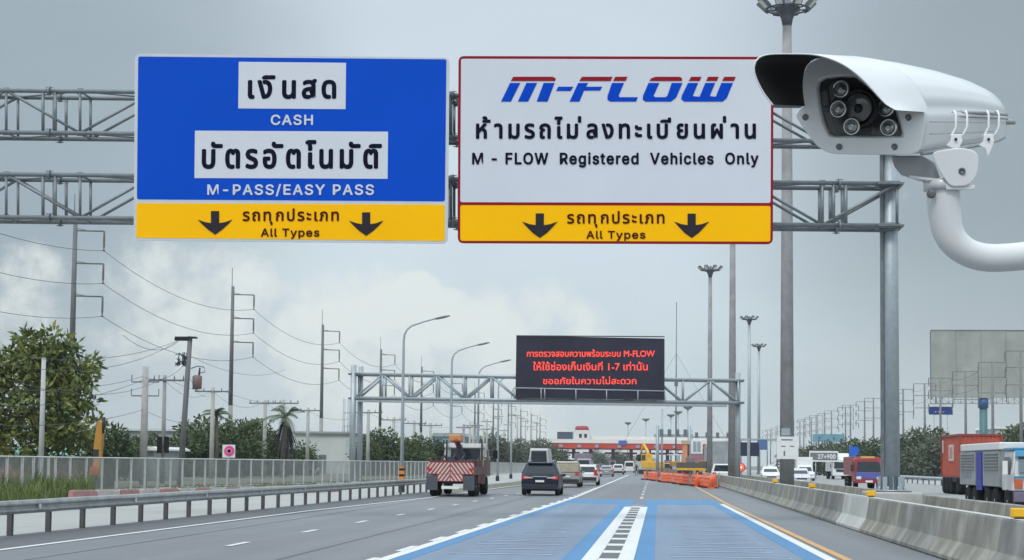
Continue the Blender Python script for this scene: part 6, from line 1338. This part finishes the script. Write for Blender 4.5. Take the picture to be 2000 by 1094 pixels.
# portable toilet like white cabin, grey covered lorry
p = P(1361, 905, 250); g = root('site_cabin', (p.x, 250, 0), 'white framed site cabin with a pink base left of the slender floodlight mast', 'cabin'); z1, z0 = P(1361, 860, 250).z, P(1361, 886, 250).z
B().bb((-.9, 0, z0), (.9, 2, z1)).obj('cabin', M_white, g); B().bb((-.6, -.03, z0 + .25), (-.05, .01, z1 - .2)).obj('window', mat('pale_glass', (.30, .36, .37), .2), g); B().bb((.05, -.03, z0 + .25), (.6, .01, z1 - .2)).obj('window', MATS['pale_glass'], g); B().bb((-1, 0, 0), (1, 2, z0)).obj('base', mat('base_pink', (.30, .14, .18), .6), g)
p = P(1408, 905, 230); g = root('covered_lorry', (p.x, 230, 0), 'large grey sheeted lorry parked behind the slender floodlight mast', 'lorry'); zt = P(1408, 862, 230).z
b = B(); b.loft([[(-2.3, y, 1.1), (-2.2, y, zt - .8), (-1.5, y, zt), (2.0, y, zt + .1), (2.3, y, zt - .5), (2.4, y, 1.1)] for y in (0, 7)], smooth=False); b.obj('grey_sheet', mat('grey_tarpaulin', (.27, .29, .31), .6, var=.2, scale=.8), g, bevel=.1); B().bb((-2.0, .3, .5), (2.0, 6.8, 1.1)).obj('chassis', M_dark, g)
for s in (-1, 1):
    for yy in (1.2, 5.5): wheel(g, s * 1.9, yy, .5, .35)
car('parked_pickup', 'white pickup with dark windows parked at the barrier end left of the tall mast', 'pickup', P(1412, 905, 140).x, 140, 5, 1.85, 1.75, 'pickup', paint('white', (.70, .71, .71)), simple=True)
# warning lamp board
p = P(1454, 905, 128); zc = P(1454, 913, 128).z; g = root('warning_lamp', (p.x - .3, 128, 0), 'glowing red warning lamp on a stand beside the tall mast foot', 'lamp'); B().tube([(0, 0, 0), (0, 0, zc - .3)], .04, 6).obj('stand', M_gal, g); B().box((0, 0, .06), (.6, .6, .12)).obj('base', M_orange, g)
b = B(); b.lathe([(.36, 0), (.38, .06), (.36, .12)], (0, .02, zc), 18, (0, 1, 0)); b.obj('lamp_rim', M_red, g); b = B(); b.lathe([(.30, 0), (.22, -.07), (.01, -.1)], (0, .02, zc), 16, (0, 1, 0)); b.obj('lamp_glass', mat('lit_red', (.8, .1, .05), .4, emit=(1, .10, .05), estr=1.3), g); B().box((0, -.1, zc), (.2, .04, .14)).obj('bright_bulb', mat('lit_bulb', (1, .7, .4), .4, emit=(1, .65, .35), estr=1.6), g)
# sensor gantries over the work zone
for (pa, pb, Yy, pt, th, lb) in ((1284, 1346, 215, 846, 8, 'short grey sensor gantry on two posts over the excavator'), (1350, 1432, 260, 851, 5, 'thin grey gantry beam left of the far masts')):
    a, c_ = P(pa, 905, Yy), P(pb, 905, Yy); zt = P((pa + pb) / 2, pt, Yy).z; g = root('sensor_gantry', (a.x, Yy, 0), lb, 'gantry'); W_ = c_.x - a.x; dh = th / (F / Yy)
    b = B(); 
    for x in (0, W_): b.tube([(x, 0, 0), (x, 0, zt + 1.0)], .22, 8)
    if pa == 1284: b.tube([(.6, 0, 0), (.6, 0, zt + 3.2)], .14, 8)
    b.obj('post', M_gal, g); b = B(); b.bb((-.5, -.15, zt - dh), (W_ + .5, .15, zt - dh * .3)); b.obj('beam', M_gal, g)
    for k in range(4): x = W_ * (k + .5) / 4; B().bb((x - .25, -.5, zt - dh * .3), (x + .25, .1, zt + .5)).obj('sensor', M_galD, g)

# spoil heap and pipes inside the zone
p = G(1300, 931); g = root('dirt_heap', (p.x, p.y, 0), 'low brown heap of excavated soil beside the excavator', 'heap'); b = B(); b.loft([[(math.cos(k * .5236) * r_ * (1 + .15 * math.sin(k * 2.1 + r_)), math.sin(k * .5236) * r_, z_ + .08 * math.sin(k * 3.3)) for k in range(12)] for r_, z_ in ((2.4, 0), (1.9, .5), (1.1, .95), (.3, 1.15))]); b.obj('soil', mat('soil', (.16, .10, .06), .95, scale=3, bump=.6), g)
p = G(1378, 934); g = root('arrow_board_trailer', (p.x, p.y, 0), 'grey towed message board with a yellow frame near the cones', 'trailer'); B().bb((-.9, 0, 1.1), (.9, .12, 2.1)).obj('board', M_dark, g); b = B(); [b.bb((x - .04, -.03, 1.05), (x + .04, 0, 2.15)) for x in (-.93, .93)]; b.bb((-.95, -.03, 1.02), (.95, 0, 1.1)); b.bb((-.95, -.03, 2.1), (.95, 0, 2.18)); b.obj('frame', M_yellow, g); B().bb((-.7, -.2, .35), (.7, .9, .6)).obj('chassis', M_yellow, g)
B().cyl((0, .2, .5), (0, .1, 1.2), .06).obj('stem', M_galD, g)
for s in (-1, 1): wheel(g, s * .75, .3, .3, .18)
# ---- a worker: one continuous skinned figure
def person(label, x, y, rz, shirt, trousers, pose=0):
    g = root('person', (x, y, 0), label, 'person', rz=rz)
    V = [(0, 0, .95), (0, 0, 1.15), (0, .0, 1.38), (0, .01, 1.48), (0, .02, 1.58), (0, .03, 1.70),
         (-.10, 0, .90), (-.12, .02, .50), (-.13, -.02, .08), (-.13, .10, .03), (.10, 0, .90), (.13, .06, .50), (.15, .04, .08), (.15, .16, .03),
         (-.19, 0, 1.40), (-.27, .02, 1.14), (-.26, .14, .90), (-.26, .2, .82), (.19, 0, 1.40), (.28, -.02, 1.14), (.30, .08, .90), (.30, .13, .82)]
    E_ = [(0, 1), (1, 2), (2, 3), (3, 4), (4, 5), (0, 6), (6, 7), (7, 8), (8, 9), (0, 10), (10, 11), (11, 12), (12, 13), (2, 14), (14, 15), (15, 16), (16, 17), (2, 18), (18, 19), (19, 20), (20, 21)]
    rad = [.14, .13, .15, .06, .09, .09, .10, .07, .045, .045, .10, .07, .045, .045, .07, .05, .035, .03, .07, .05, .035, .03]
    me = bpy.data.meshes.new('body'); me.from_pydata(V, E_, []); o = bpy.data.objects.new('body', me); COL.objects.link(o)
    md = o.modifiers.new('skin', 'SKIN'); o.modifiers.new('sub', 'SUBSURF').levels = 1
    for i, v in enumerate(me.skin_vertices[0].data): v.radius = (rad[i], rad[i] * .85); v.use_root = (i == 0)
    dg = bpy.context.evaluated_depsgraph_get(); dg.update(); nm = bpy.data.meshes.new_from_object(o.evaluated_get(dg)); bpy.data.objects.remove(o)
    for m_ in (mat('skin', (.30, .17, .11), .6), shirt, trousers, M_dark): nm.materials.append(m_)
    for pl in nm.polygons:
        z = pl.center.z; pl.material_index = 0 if (z > 1.5 or (abs(pl.center.x) > .2 and z < .95)) else (1 if z > .93 else (2 if z > .12 else 3)); pl.use_smooth = True
    bo = bpy.data.objects.new('body', nm); COL.objects.link(bo); bo.parent = g
    b = B(); b.lathe([(.125, 1.69), (.14, 1.70), (.115, 1.76), (.07, 1.81), (.01, 1.825)], (0, .03, 0), 14); b.obj('helmet', M_yellow, g, smooth=True)
    return g
M_sh1 = mat('shirt_dark', (.02, .022, .03), .8); M_sh2 = mat('shirt_orange', (.7, .2, .04), .8); M_tr1 = mat('trousers_dark', (.02, .02, .03), .8)
p = G(1243, 929); person('worker in dark clothes standing at the far tip of the orange barriers', p.x, p.y, .2, M_sh1, M_tr1)
p = G(1368, 940); person('worker in an orange shirt standing behind the barriers near the cones', p.x, p.y, 2.6, M_sh2, M_tr1)
p = G(1334, 934); person('worker in dark shirt between the roller and the dark trailer', p.x, p.y, 1.2, M_sh1, M_tr1)

# ================================================================== HAZE
hb = B(); hb.bb((-900, -40, -1.0), (900, 1800, 60)); hm = bpy.data.materials.new('haze_air'); hm.use_nodes = True; ht = hm.node_tree; ht.nodes.clear()
pv = ht.nodes.new('ShaderNodeVolumePrincipled'); pv.inputs['Color'].default_value = (0.86, 0.92, 0.95, 1); pv.inputs['Density'].default_value = 0.0002; pv.inputs['Anisotropy'].default_value = 0.2
ho = ht.nodes.new('ShaderNodeOutputMaterial'); ht.links.new(pv.outputs[0], ho.inputs['Volume'])
tag(hb.obj('haze', hm), 'thin pale haze over the road', 'haze', kind='stuff')
scene.cycles.volume_bounces = 0; scene.cycles.volume_max_steps = 16
